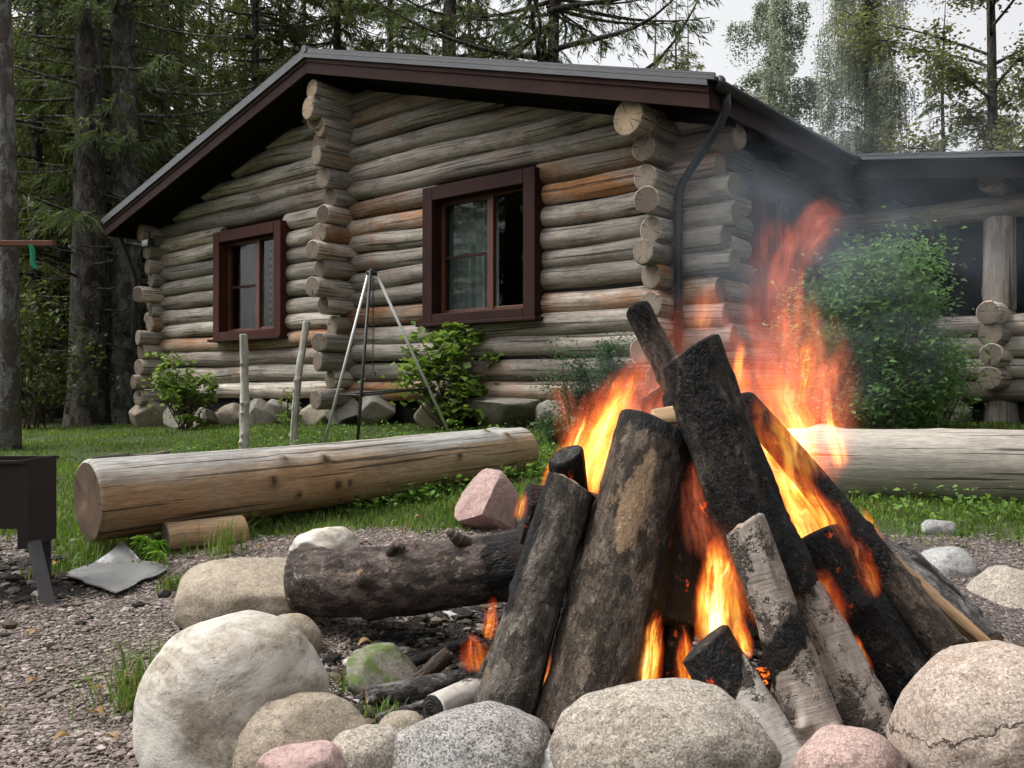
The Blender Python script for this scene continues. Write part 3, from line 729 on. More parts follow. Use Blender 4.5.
# gutters and pipes
for x, y1, EG in ((.80, 2.5, EV), (-9.56, 8.4, EV + .065)):
    g = Geo(); th = np.linspace(math.pi, 2 * math.pi, 9)
    ys = np.array([-.66, y1]); V = []
    for r in (.062, .056):
        for y in ys:
            V.append(np.stack([x + r * np.cos(th), np.full(9, y), EG - .055 + r * np.sin(th)], -1))
    V = np.concatenate(V); F_ = []
    for b0, b1, fl in ((0, 9, 0), (18, 27, 1)):
        for j in range(8):
            q = [b0 + j, b0 + j + 1, b1 + j + 1, b1 + j]; F_.append(q if fl else q[::-1])
    for j in range(8): F_.append([j, j + 1, 18 + j + 1, 18 + j]); F_.append([9 + j, 27 + j, 27 + j + 1, 9 + j + 1])
    for e in (0, 8): F_.append([e, 9 + e, 27 + e, 18 + e])
    g.add(V, np.array(F_)); tube(g, [(x, -.66, EG - .055), (x, -.645, EG - .055)], .061, 14)
    g.build('gutter', [M['gutter']], cabin)
g = Geo()
tube(g, [(.80, -.52, EV - .10), (.79, -.50, EV - .22), (.70, -.45, EV - .34), (.24, -.21, 2.78), (.16, -.17, 2.68), (.155, -.165, 2.55), (.155, -.165, .62)], .037, 10)
for z in (2.5, 1.6, .9): tube(g, [(.155, -.165, z), (.155, -.165, z + .035)], .043, 10)
g.build('downpipe', [M['gutter']], cabin)
g = Geo()
tube(g, [(-9.56, -.45, EV - .04), (-9.55, -.44, EV - .16), (-9.42, -.30, 2.75), (-9.38, -.28, 2.6), (-9.38, -.28, .6)], .04, 8)
g.build('downpipe', [M['gutter']], cabin)
g = Geo()
g.box((-8.78, -.38, 3.13), (.20, .10, .13), 0, bev=.015); g.box((-8.78, -.435, 3.12), (.16, .012, .09), 1); tube(g, [(-8.78, -.36, 3.18), (-8.78, -.36, 3.32)], .015, 8)
g.build('floodlight', [M['gutter'], M['white_thing']], cabin)

def window(u0, u1, z0, z1, xf, kind):
    """Frame > sash, panes, sill, curtain.  xf maps (u, out, z) to cabin coordinates."""
    def fin(g, name, mats, par, smooth=False):
        g.V = [xf(v) for v in g.V]
        return g.build(name, mats, par, smooth=smooth)
    fw = .155; D = .175
    g = Geo()
    for (a, b, c, d) in ((u0, u0 + fw, z0, z1), (u1 - fw, u1, z0, z1), (u0 + fw, u1 - fw, z1 - fw, z1), (u0 + fw, u1 - fw, z0, z0 + fw * .62)):
        g.box(((a + b) / 2, D / 2 - .02, (c + d) / 2), (b - a - .002, D + .10 + (.004 if c > z0 else 0), d - c - .002), 0, bev=.008)
    fr = fin(g, 'window', [kind['frame']], cabin)
    g = Geo(); g.box(((u0 + u1) / 2, D / 2 + .02, z0 - .022), (u1 - u0 + .10, D + .14, .04), 0, bev=.008)
    fin(g, 'sill', [M['frame_dark']], fr)
    a, b, c, d = u0 + fw, u1 - fw, z0 + fw * .62, z1 - fw
    w_ = b - a; um = a + w_ * .535; sw = .045; yo = .035
    g = Geo()
    def bar(p, q, r, s, dy=0.0): g.box(((p + q) / 2, yo + dy, (r + s) / 2), (q - p, .05, s - r), 0, bev=.004)
    bar(a, a + sw, c, d); bar(um, um + .085, c, d, .008); bar(b - sw * .7, b, c, d)
    bar(a + sw, um, d - sw, d); bar(a + sw, um, c, c + sw); bar(um + .085, b - sw * .7, d - sw * .6, d, -.004); bar(um + .085, b - sw * .7, c, c + sw * 1.1, -.004)
    zm = c + (d - c) * .5
    g.box(((a + sw + um) / 2, yo + .004, zm), (um - a - sw, .03, .03), 1)
    fin(g, 'sash', [M['sash'], M['frame_dark']], fr)
    for (p, q) in ((a + sw, um), (um + .085, b - sw * .7)):
        g = Geo(); g.box(((p + q) / 2, yo - .006, (c + d) / 2), (q - p, .004, d - c - .02)); fin(g, 'pane', [M['glass']], fr)
    # what hangs inside
    n = 40; uu = np.linspace(a - .02, um + .04, n); fold = .018 * np.sin(uu * 60) + .012 * np.sin(uu * 23)
    V = np.concatenate([np.stack([uu, -.10 + fold, np.full(n, z)], -1) for z in (c - .05, d + .05)])
    f = np.stack([np.arange(n - 1), np.arange(1, n), n + np.arange(1, n), n + np.arange(n - 1)], -1)
    g = Geo(); g.add(V, f); fin(g, 'curtain', [kind['left']], fr, True)
    if kind.get('right'):
        uu = np.linspace(um + .02, b + .02, n); fold = .02 * np.sin(uu * 45)
        V = np.concatenate([np.stack([uu, -.13 + fold, np.full(n, z)], -1) for z in (c - .05, d + .05)])
        g = Geo(); g.add(V, f); fin(g, 'curtain', [kind['right']], fr, True)
        g = Geo(); v_, f_ = rock_verts(5, (.10, .04, .06), 3, .3, 3); g.add(v_ + [b - .16, -.055, c + .07], f_); fin(g, 'cloth_bundle', [M['blue_cloth']], fr, True)
    g = Geo(); e = .5                                                      # added near-black box, its colour stands for the dim room behind
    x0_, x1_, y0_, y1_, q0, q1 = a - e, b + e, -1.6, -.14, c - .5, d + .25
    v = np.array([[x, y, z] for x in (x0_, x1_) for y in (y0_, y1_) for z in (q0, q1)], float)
    g.add(v, np.array([[0, 2, 3, 1], [4, 5, 7, 6], [0, 1, 5, 4], [0, 4, 6, 2], [1, 3, 7, 5]])); fin(g, 'dark_room_box', [M['dark']], fr)
    return fr
gab = lambda v: np.stack([v[:, 0], -v[:, 1], v[:, 2]], -1)
side = lambda v: np.stack([v[:, 1], v[:, 0], v[:, 2]], -1)
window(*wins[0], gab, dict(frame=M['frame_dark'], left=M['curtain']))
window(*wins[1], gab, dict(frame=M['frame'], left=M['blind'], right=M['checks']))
window(*SW, side, dict(frame=M['sash'], left=M['curtain']))  # frame takes the lighter sash colour to make up for the shade
# porch: log railing with crossed ends, post, beam, purlin, back wall coloured dark for depth
PX, PY = 2.06, 3.1
g = Geo()
for k in range(4):
    z = .92 + SP * k; sd_ += 1
    if k < 4: wlog(g, (.62, PY, z), (5.6, PY, z), R0, sd_, rnd=hr.random() * .7)
for k in range(4):
    z = .92 + SP * k + SP * .5 - (0 if k < 3 else .02); sd_ += 1
    wlog(g, (PX, PY - .42 - hr.uniform(-.08, .1), z), (PX, PY + .25, z), R0 * (1 if k < 3 else 1.05), sd_, rnd=hr.random() * .7)
g.build('railing', [M['wall_log'], M['log_cut']], cabin)
g = Geo(); log(g, (PX, PY, 1.74), (PX + .01, PY, 2.70), .155, .15, n=24, m=18, seed=77, rnd=.3, rough=.05, knots=4, kn=.12)
g.build('porch_post', [M['wall_log'], M['log_cut']], cabin)
g = Geo(); log(g, (.1, PY, 2.80), (5.6, PY + .02, 2.83), .125, .13, n=18, m=16, seed=78, rnd=.3, wob=.03)
g.build('porch_beam', [M['wall_log'], M['log_cut']], cabin)
g = Geo(); log(g, (PX, PY - .36, 3.03), (PX, 8.0, 3.03), .12, .12, n=18, m=12, seed=79, rnd=.3)
g.build('purlin', [M['wall_log'], M['log_cut']], cabin)
g = Geo(); log(g, (PX, PY + .1, .55), (PX, PY + .1, .84), .17, .16, n=18, m=6, seed=80, rnd=.3)
g.build('support_stump', [M['wall_log'], M['log_cut']], cabin)
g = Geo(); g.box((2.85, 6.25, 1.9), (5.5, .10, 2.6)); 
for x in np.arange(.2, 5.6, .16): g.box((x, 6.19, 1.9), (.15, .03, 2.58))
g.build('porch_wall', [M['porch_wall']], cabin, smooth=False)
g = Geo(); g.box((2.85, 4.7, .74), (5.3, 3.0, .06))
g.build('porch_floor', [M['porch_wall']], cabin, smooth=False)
g = Geo()
for k in range(8):
    sd_ += 1; wlog(g, (2.95, 5.6 - hr.uniform(0, .1), .92 + SP * k), (2.95, 6.2, .92 + SP * k), R0, sd_, rnd=.3)
g.build('inner_log_stack', [M['wall_log'], M['log_cut']], cabin)
g = Geo(); log(g, (4.9, PY, 1.74), (4.9, PY, 2.70), .15, .15, n=20, m=12, seed=81, rnd=.3)
g.build('porch_post', [M['wall_log'], M['log_cut']], cabin)

# ------------------------------------------------------------------ ground
PITC = (.50, 3.0)
def grassy(x, y):
    yb = np.interp(x, [-9, -4, -2.7, -2.1, -1.5, -.9, .2, .9, 1.6, 2.2, 4, 9], [5.0, 5.2, 4.9, 4.35, 4.8, 5.1, 5.1, 4.8, 4.5, 4.55, 4.7, 4.9])
    p = np.stack([x, y, np.zeros_like(x)], -1)
    return sstep(-.35, .35, y - yb + .35 * fbm(p * 2.2, 61, 3))
def pitmask(x, y):
    d = np.hypot(x - PITC[0], (y - PITC[1]) * .95)
    a = 1 - sstep(1.0, 1.3, d)
    b = 1 - sstep(.35, .75, np.hypot((x + 2.45) * .8, (y - 4.05)))          # ash under the brazier
    return np.maximum(a, b * .9)
def warp(n, lo, hi, a):
    t = np.linspace(-1, 1, n); s = np.sinh(a * t) / np.sinh(a)
    return np.where(s < 0, -s * lo, s * hi)
gx = warp(330, -320, 320, 6.4); gy = 3.0 + warp(330, -40, 420, 6.6)
GX, GY = np.meshgrid(gx, gy, indexing='ij'); fx, fy = GX.ravel(), GY.ravel()
zz = gz(fx, fy)
near = (np.hypot(fx, fy - 3) < 6)
zz = zz + near * .007 * vn(np.stack([fx * 16, fy * 16, zz * 0], -1), 9)
# a shallow ash mound carries the fire
zz = zz + .05 * (1 - sstep(.0, .55, np.hypot(fx - .62, fy - 2.85)))
lx, ly = to_loc(fx, fy)
zz = np.where((lx > -8.7) & (lx < -.3) & (ly > .3) & (ly < 7.4), .45, zz)
n = 330; i = np.arange(n - 1)[:, None] * n; j = np.arange(n - 1)[None, :]
f = np.stack([i + j, i + n + j, i + n + j + 1, i + j + 1], -1).reshape(-1, 4)
g = Geo(); g.add(np.stack([fx, fy, zz], -1), f, 0, grassy=grassy(fx, fy), pit=pitmask(fx, fy))
o = g.build('ground', [M['ground']]); tag(o, 'gravel and soil round the fire pit rising to a lawn before the cabin', 'ground', kind='structure')

# ------------------------------------------------------------------ gravel, debris, grass
def scatter_rocks(name, pts, size, mat, seed, flat=.6, kmin=6):
    q = np.random.default_rng(seed); v0, f0 = ico(1); n = len(pts)
    idx = q.integers(0, 40, n); base = []
    for k in range(40):
        v = v0 * q.uniform(.62, 1.25, (len(v0), 1)); a = q.uniform(.7, 1.4, 3); base.append(v * a)
    base = np.stack(base); V = base[idx] * size[:, None, None]
    V[:, :, 2] *= flat
    an = q.uniform(0, 6.28, n); c, s = np.cos(an)[:, None], np.sin(an)[:, None]
    x = V[:, :, 0] * c - V[:, :, 1] * s; y = V[:, :, 0] * s + V[:, :, 1] * c
    V = np.stack([x, y, V[:, :, 2]], -1) + pts[:, None, :]
    nv = len(v0); F_ = (f0[None] + (np.arange(n) * nv)[:, None, None]).reshape(-1, 3)
    g = Geo(); g.add(V.reshape(-1, 3), F_); return g.build(name, [mat], smooth=False)
N_ = 110000
X = rng.uniform(-3.0, .3, N_); Y = 1.75 + (5.75 - 1.75) * rng.random(N_) ** 1.35
keep = (rng.random(N_) > grassy(X, Y) * 1.4) & (np.hypot(X - PITC[0], Y - PITC[1]) > 1.02) & (np.abs(X) < Y * .66) & (rng.random(N_) > 1.1 * (1 - sstep(.3, .75, np.hypot((X + 2.45) * .8, Y - 4.05))))
X2 = rng.uniform(1.7, 3.2, 2500); Y2 = rng.uniform(3.9, 4.75, 2500); k2 = rng.random(2500) > grassy(X2, Y2) * 1.3
X = np.concatenate([X[keep], X2[k2]]); Y = np.concatenate([Y[keep], Y2[k2]])
sz = rng.gamma(4.5, .0012, len(X)).clip(.0025, .019)
o = scatter_rocks('gravel', np.stack([X, Y, gz(X, Y) + sz * .25], -1), sz, M['gravel'], 3)
tag(o, 'pinkish grey crushed gravel left of the fire pit', 'gravel', kind='stuff')
N_ = 5200
an = rng.uniform(0, 6.28, N_); rd = 1.12 * np.sqrt(rng.random(N_)); X = PITC[0] + rd * np.cos(an); Y = PITC[1] + rd * np.sin(an)
Xb = -2.45 + rng.normal(0, .42, 900); Yb = 4.05 + rng.normal(0, .36, 900)
X = np.concatenate([X, Xb]); Y = np.concatenate([Y, Yb]); sz = rng.gamma(3.0, .0042, len(X)).clip(.004, .04)
mound = .05 * (1 - sstep(.0, .55, np.hypot(X - .62, Y - 2.85)))
o = scatter_rocks('ash_and_charcoal', np.stack([X, Y, gz(X, Y) + mound + sz * .2], -1), sz, M['debris'], 4, .55)
tag(o, 'black charcoal crumbs and grey ash in the fire pit and under the brazier', 'ash', kind='stuff')

def blades(P, h, wdt, seed, lean=.5):
    q = np.random.default_rng(seed); n = len(P); an = q.uniform(0, 6.28, n)
    d = np.stack([np.cos(an), np.sin(an), np.zeros(n)], -1); s = np.stack([-np.sin(an), np.cos(an), np.zeros(n)], -1)
    ln = q.uniform(.1, 1, n) * lean; up = np.array([0, 0, 1.0])
    b0 = P - s * (wdt / 2)[:, None]; b1 = P + s * (wdt / 2)[:, None]
    m = P + up * (h * .6)[:, None] + d * (h * ln * .35)[:, None]
    m0 = m - s * (wdt * .38)[:, None]; m1 = m + s * (wdt * .38)[:, None]
    t = P + up * (h * (1 - ln * .35))[:, None] + d * (h * ln)[:, None]
    V = np.stack([b0, b1, m1, m0, t], 1).reshape(-1, 3); k = np.arange(n)[:, None] * 5
    return V, [k + np.array([[0, 1, 2, 3]]), k + np.array([[3, 2, 4]])]
def in_house(X, Y):
    a, b = to_loc(X, Y)
    return ((a > -9.1) & (a < .1) & (b > -.05)) | ((a > 0) & (a < 5.6) & (b > 3.0))
N_ = 210000
Y = 4.1 + 10.5 * rng.random(N_) ** 1.5; X = rng.uniform(-.66, .66, N_) * Y
keep = (rng.random(N_) < grassy(X, Y) ** 1.3) & ~in_house(X, Y)
pp = np.stack([X, Y, X * 0], -1); keep &= (fbm(pp * 1.7, 70, 3) * 1.5 + rng.random(N_)) > .30
X, Y = X[keep], Y[keep]
hgt = rng.uniform(.02, .062, len(X)) * (1 + .5 * fbm(np.stack([X, Y, X * 0], -1) * .9, 71, 2))
wd = np.where(rng.random(len(X)) < .3, rng.uniform(.010, .018, len(X)), rng.uniform(.004, .009, len(X)))
V, Fs = blades(np.stack([X, Y, gz(X, Y) - .004], -1), hgt, wd, 5)
g = Geo(); g.add(V, Fs); o = g.build('lawn_grass', [M['grass']]); tag(o, 'short green grass of the lawn between the log benches and the cabin', 'grass', kind='stuff')

def leafset(P, size, seed, upb=.7, fold=.25, aspect=.55):
    """Folded leaf blades: two triangles each, loosely facing up."""
    q = np.random.default_rng(seed); n = len(P)
    nr = q.normal(size=(n, 3)); nr[:, 2] = np.abs(nr[:, 2]) + upb * 1.6; nr /= np.linalg.norm(nr, axis=1)[:, None]
    a = q.normal(size=(n, 3)); a -= nr * (a * nr).sum(1)[:, None]; a /= np.linalg.norm(a, axis=1)[:, None]
    b = np.cross(nr, a); s = size[:, None]
    base = P - a * s * .5; tip = P + a * s * .5 - nr * s * .12
    l = P + b * s * aspect * .5 + nr * s * fold * .3 - a * s * .06; r = P - b * s * aspect * .5 + nr * s * fold * .3 - a * s * .06
    V = np.stack([base, r, tip, l], 1).reshape(-1, 3); k = np.arange(n)[:, None] * 4
    return V, [k + np.array([[0, 1, 2]]), k + np.array([[0, 2, 3]])]
# broad-leaved weeds under and before the left bench, and in the lawn
Xc = rng.uniform(-1.9, .35, 150); Yc = 4.75 + (Xc + 2.2) * .72 + rng.uniform(-.22, .35, 150)
Xd = rng.uniform(-3.4, 3, 160); Yd = rng.uniform(6.5, 10.5, 160); kd = ~in_house(Xd, Yd)
Xc = np.concatenate([Xc, Xd[kd], rng.uniform(1.0, 3.2, 30)]); Yc = np.concatenate([Yc, Yd[kd], rng.uniform(4.7, 5.4, 30)])
P = []
for x, y in zip(Xc, Yc):
    m = rng.integers(10, 26); hh = rng.uniform(.05, .15)
    P.append(np.stack([x + rng.normal(0, .06, m), y + rng.normal(0, .06, m), g1(x, y) + hh * rng.random(m)], -1))
P = np.concatenate(P); V, Fs = leafset(P, rng.uniform(.022, .05, len(P)), 6, 1.0, .3, .8)
g = Geo(); g.add(V, Fs); o = g.build('weeds', [M['lf_weed']]); tag(o, 'low leafy green weeds along the log bench and in the lawn', 'weeds', kind='stuff')
# ------------------------------------------------------------------ trees
def diamonds(P, D, U, L, W):
    """Thin leaf-like slips from P along D, width W across U."""
    V = np.stack([P, P + D * (L * .45)[:, None] + U * (W / 2)[:, None], P + D * L[:, None], P + D * (L * .45)[:, None] - U * (W / 2)[:, None]], 1).reshape(-1, 3)
    k = np.arange(len(P))[:, None] * 4
    return V, [k + np.array([[0, 1, 2, 3]])]
def spruce_parts(seed, H, r, z_live, spread, dead_from, dens=1.0, zmax=None, bare=.0, wneedle=.017):
    q = np.random.default_rng(seed); tr = Geo(); cr = Geo()
    pts = np.array([[0.05 * math.sin(z * .5 + seed) * z * .1, .05 * math.cos(z * .4 + seed) * z * .1, z] for z in np.linspace(-.3, H, 22)])
    # trunk, flared at the root
    nseg = 16; zt = pts[:, 2]; rad = r * (1 - zt / H).clip(.02) ** .8 * (1 + .45 * np.exp(-np.maximum(zt, 0) * 2.2))
    th = np.arange(nseg) * 2 * np.pi / nseg; V = []; LC = []
    for p, R in zip(pts, rad):
        k = 1 + .10 * vn(np.stack([np.cos(th) * 1.6 + seed, np.sin(th) * 1.6, np.full(nseg, p[2] * .5)], -1), 2)
        V.append(p + np.stack([np.cos(th) * R * k, np.sin(th) * R * k, np.zeros(nseg)], -1)); LC.append(np.stack([np.cos(th) * r, np.sin(th) * r, np.full(nseg, p[2])], -1))
    V = np.concatenate(V); LC = np.concatenate(LC); i = np.arange(21)[:, None] * nseg; j = np.arange(nseg)[None, :]; jn = (j + 1) % nseg
    tr.add(V, np.stack([i + j, i + jn, i + nseg + jn, i + nseg + j], -1).reshape(-1, 4), 0, lc=LC)
    top = zmax or H
    z = dead_from
    while z < min(top, H - .3):
        live = z > z_live
        nb = q.integers(3, 6) if live else q.integers(2, 5)
        for _ in range(nb):
            az = q.uniform(0, 6.28); bl = spread * (1 - z / H) ** .7 * q.uniform(.6, 1.15) * (1 if live else q.uniform(.35, .8))
            m = 9; s = np.linspace(0, 1, m); dr = q.uniform(.15, .5)
            hz = np.array([math.cos(az), math.sin(az), 0]); sdv = np.array([-math.sin(az), math.cos(az), 0])
            zc = bl * (.12 * s - dr * s ** 1.5 + .22 * s ** 3.5)
            A = np.outer(s * bl, hz) + np.outer(zc, [0, 0, 1]) + np.outer(bl * .06 * np.sin(s * 5 + az), sdv) + [0, 0, z + q.uniform(-.12, .12)]
            A[:, :2] += np.interp(z, zt, pts[:, 0]), np.interp(z, zt, pts[:, 1])
            br = .012 + .014 * bl
            tube(tr, A, br * (1 - s * .85), 4, 0, False, lc=np.repeat(A, 4, 0) * 1.0)
            # side twigs
            nt = int(bl / .075 * dens * (1 if live else .45)); 
            if nt < 2: continue
            ss = q.uniform(.12 if live else .2, 1, nt); sgn = np.where(q.random(nt) < .5, -1, 1)
            P = np.stack([np.interp(ss, s, A[:, k]) for k in range(3)], -1)
            tl = (.10 + .30 * bl * (1 - ss) ** .8 * .5 + .1) * q.uniform(.6, 1.3, nt)
            D = hz * q.uniform(.3, .9, nt)[:, None] + sdv * (sgn * q.uniform(.4, 1.0, nt))[:, None] + np.array([0, 0, -1.0]) * q.uniform(.15, .85, nt)[:, None]
            D /= np.linalg.norm(D, axis=1)[:, None]
            if not live or bare > q.random():
                U = np.cross(D, [0, 0, 1.0]); U /= np.linalg.norm(U, axis=1)[:, None]
                v, f = diamonds(P, D, U, tl * 1.3, np.full(nt, .012)); tr.add(v, f, 0, lc=v)
                if not live: continue
            # needle sprays: along each twig small slips in several planes
            for kk in range(12):
                u = q.uniform(0, 1, nt); PP = P + D * (tl * u)[:, None] + np.array([0, 0, -1]) * (tl * u * u * .25)[:, None]
                DD = D + q.normal(0, .45, (nt, 3)) + np.array([0, 0, -.35]); DD /= np.linalg.norm(DD, axis=1)[:, None]
                UU = np.cross(DD, q.normal(size=(nt, 3))); UU /= np.linalg.norm(UU, axis=1)[:, None] + 1e-9
                v, f = diamonds(PP, DD, UU, q.uniform(.10, .24, nt), np.full(nt, wneedle) * q.uniform(.8, 1.7, nt)); cr.add(v, f)
        z += q.uniform(.22, .42) / max(.5, dens ** .3)
    return tr, cr
def spruce(name, label, cat, loc, seed, H, r, z_live, spread, dead_from, bark, leafm, group=None, **kw):
    tr, cr = spruce_parts(seed, H, r, z_live, spread, dead_from, **kw)
    e = empty(name, loc); tag(e, label, cat, group)
    tr.build('trunk', [bark], e)
    if cr.n: cr.build('crown', [leafm], e)
    return e
def gpos(px, Y): x = (px - 512) / F * Y; return (x, Y, g1(x, Y) - .05)
spruce('spruce_tree', 'thick dark spruce trunk at the left of the touching pair beside the cabin', 'tree', gpos(88, 15.2), 31, 20, .30, 3.6, 2.6, 1.2, M['bark_forest'], M['lf_spruce'], zmax=8.5, dens=.9)
spruce('spruce_tree', 'grey-barked spruce trunk at the right of the touching pair, nearest the cabin eave', 'tree', gpos(124, 15.6), 32, 20, .285, 4.4, 2.9, 1.7, M['bark_spruce'], M['lf_spruce'], zmax=8.5, dens=.55, bare=.5)
b_ = spruce('spruce_tree', 'spruce with a bare dark trunk rising behind the middle of the cabin ridge', 'tree', gpos(450, 20), 33, 19, .24, 3.5, 3.0, 2.0, M['bark_forest'], M['lf_spruce'], zmax=12.5, dens=.75)
spruce('spruce_tree', 'thin-crowned spruce with long bare branches behind the roof, right of the other trunk', 'tree', gpos(553, 19), 34, 21, .17, 3.5, 5.6, 2.0, M['bark_forest'], M['lf_spruce'], zmax=12.5, dens=.8, bare=.6)
spruce('spruce_tree', 'bushy spruce whose dark boughs hang behind the cabin roof peak', 'tree', gpos(335, 21), 35, 17, .16, 2.5, 2.8, 1.5, M['bark_forest'], M['lf_spruce_pale'], zmax=12.5, dens=1.5)
spruce('spruce_tree', 'dense dark spruce filling the gap between the roof peak and the bare trunk', 'tree', gpos(392, 25), 37, 18, .17, 3.0, 3.0, 1.5, M['bark_forest'], M['lf_spruce'], zmax=14, dens=1.2)
# the forest: four trees copied with their parts
FG = 'slim spruces of the forest behind and left of the cabin'; FL = 'slim dark spruce among the forest trees behind and left of the cabin'
protos = [spruce('forest_spruce', FL, 'tree', (-18, 30, .2), 50 + k, 17, .12 + .02 * k, (2.2, 1.2, 3.5, .8)[k], (2.0, 2.4, 1.8, 2.6)[k], .9, M['bark_forest'], (M['lf_spruce'], M['lf_spruce_pale'])[k % 2], FG, zmax=14, dens=.75, wneedle=.024) for k in range(4)]
fr_ = np.random.default_rng(91)
spots = []
def far_from(x, y, dmin): return all((x - a) ** 2 + (y - b) ** 2 > dmin ** 2 for a, b in spots)
tries = 0
while len(spots) < 54 and tries < 6000:
    tries += 1
    if len(spots) < 36: px, Y = fr_.uniform(-90, 330), fr_.uniform(15.5, 40)
    else: px, Y = fr_.uniform(300, 1130), fr_.uniform(34, 60)
    x = (px - 512) / F * Y; a, b = to_loc(x, Y)
    if a > -11.5 and b < 10.5: continue
    if len(spots) >= 36 and (800 < px < 930): continue
    if not far_from(x, Y, 1.5 if Y < 25 else 2.0): continue
    spots.append((x, Y))
for k, (x, Y) in enumerate(spots):
    s = fr_.uniform(.85, 1.15); z = g1(x, Y) - .05
    p = protos[k % 4]
    if k < 4: p.location = (x, Y, z); p.rotation_euler.z = fr_.uniform(0, 6.28)
    else: copy_thing(p, (x, Y, z), fr_.uniform(0, 6.28), (s, s, s * fr_.uniform(.9, 1.15)))

# the wood closes round the clearing behind the camera too (the windows mirror it)
for k in range(34):
    if k < 18: a = math.radians(100 + 130 * (k + fr_.uniform(-.3, .3)) / 17); R_ = fr_.uniform(15, 20) + (k % 2) * 4; x, y = R_ * math.sin(a), 2 + R_ * math.cos(a); s = .75
    else: x = -13.5 - fr_.uniform(0, 6); y = -9 + 17 * (k - 18) / 15 + fr_.uniform(-.5, .5); s = .62
    copy_thing(protos[3 if k % 3 else 1], (x, y, g1(x, y) - .05), fr_.uniform(0, 6.28), (1.25, 1.25, s))
def broad(name, label, cat, loc, seed, H, r, z0, crown_r, nleaf, leaf, lm, bark, weeping=False, nlimb=26, up=.6, group=None):
    q = np.random.default_rng(seed); tr = Geo(); cr = Geo()
    zt = np.linspace(-.2, H, 26)
    pts = np.stack([.12 * np.sin(zt * .55 + seed) * (zt / H), .12 * np.cos(zt * .43 + seed) * (zt / H), zt], -1)
    rad = r * (1 - .93 * (zt.clip(0) / H)) ** .9 * (1 + .3 * np.exp(-zt.clip(0) * 2.5))
    tube(tr, pts, rad, 12, 0, True, lc=np.stack([np.tile(np.cos(np.arange(12) * .5236) * r, 26), np.tile(np.sin(np.arange(12) * .5236) * r, 26), np.repeat(zt, 12)], -1))
    LP = []
    for k in range(nlimb):
        z = z0 + (H - z0 - .2) * (k + q.random()) / nlimb; az = q.uniform(0, 6.28)
        ln = crown_r * (.45 + .75 * math.sin(math.pi * min(1, .15 + .85 * (z - z0) / (H - z0 + .1)))) * q.uniform(.7, 1.15)
        s = np.linspace(0, 1, 8); hz = np.array([math.cos(az), math.sin(az), 0])
        A = np.outer(s * ln, hz) + np.outer(ln * up * (s - .25 * s * s) if not weeping else ln * (.9 * s - .75 * s ** 2), [0, 0, 1]) + [np.interp(z, zt, pts[:, 0]), np.interp(z, zt, pts[:, 1]), z]
        A += q.normal(0, .03 * ln, A.shape) * s[:, None]
        lr = max(.008, np.interp(z, zt, rad) * .42)
        tube(tr, A, lr * (1 - .85 * s), 5, 0, False, lc=np.repeat(A, 5, 0))
        for t in range(17 if not weeping else 22):
            u = q.uniform(.04 if weeping else .25, 1); P0 = np.array([np.interp(u, s, A[:, c]) for c in range(3)])
            l2 = q.uniform(.25, .6) * ln * .55; d = hz + q.normal(0, .7, 3); d[2] = d[2] * .6 + .25; d /= np.linalg.norm(d)
            v = np.linspace(0, 1, 5)
            if weeping: B = P0 + np.outer(v * l2 * .35, d) + np.outer(-(v ** 1.3) * q.uniform(.5, 1.7), [0, 0, 1])
            else: B = P0 + np.outer(v * l2, d) + q.normal(0, .03, (5, 3)) * v[:, None]
            tube(tr, B, .008 * (1 - .7 * v), 3, 0, False, lc=np.repeat(B, 3, 0))
            LP.append(B)
    m = nleaf // max(1, len(LP)); PP = []
    for B in LP:
        u = q.uniform(.1, 1.02, m); p = np.stack([np.interp(u, np.linspace(0, 1, 5), B[:, c]) for c in range(3)], -1)
        PP.append(p + q.normal(0, .085 if weeping else .15, (m, 3)))
    PP = np.concatenate(PP); V, Fs = leafset(PP, q.uniform(.7, 1.3, len(PP)) * leaf, seed + 1, .25 if weeping else .6, .25, .75)
    cr.add(V, Fs)
    e = empty(name, loc); tag(e, label, cat, group); tr.build('trunk', [bark], e); cr.build('crown', [lm], e); return e
broad('birch_tree', 'pale weeping birch with hanging sprays behind the porch roof', 'tree', gpos(866, 24), 61, 17.5, .12, 5.6, 1.35, 130000, .055, M['lf_birch'], M['bark_pale'], True, 90)
broad('alder_tree', 'dark-trunked leafy tree behind the right end of the porch roof', 'tree', gpos(991, 18), 62, 13.5, .15, 3.8, 2.1, 34000, .085, M['lf_alder'], M['bark_forest'], False, 44)
broad('birch_tree', 'faint thin-leaved birch between the roof and the weeping birch', 'tree', gpos(770, 30), 63, 14, .11, 5, 1.8, 26000, .085, M['lf_birch'], M['bark_pale'], True, 26)
broad('birch_tree', 'birch with mottled black and white bark at the left edge of the forest', 'tree', gpos(8, 10.3), 64, 13, .122, 5.0, 1.6, 3000, .07, M['lf_birch'], M['bark_pale'], False, 14)
broad('birch_tree', 'small leafy birch low behind the roof left of the porch', 'tree', gpos(735, 34), 65, 12, .10, 3, 2.2, 14000, .12, M['lf_birch'], M['bark_pale'], False, 22)

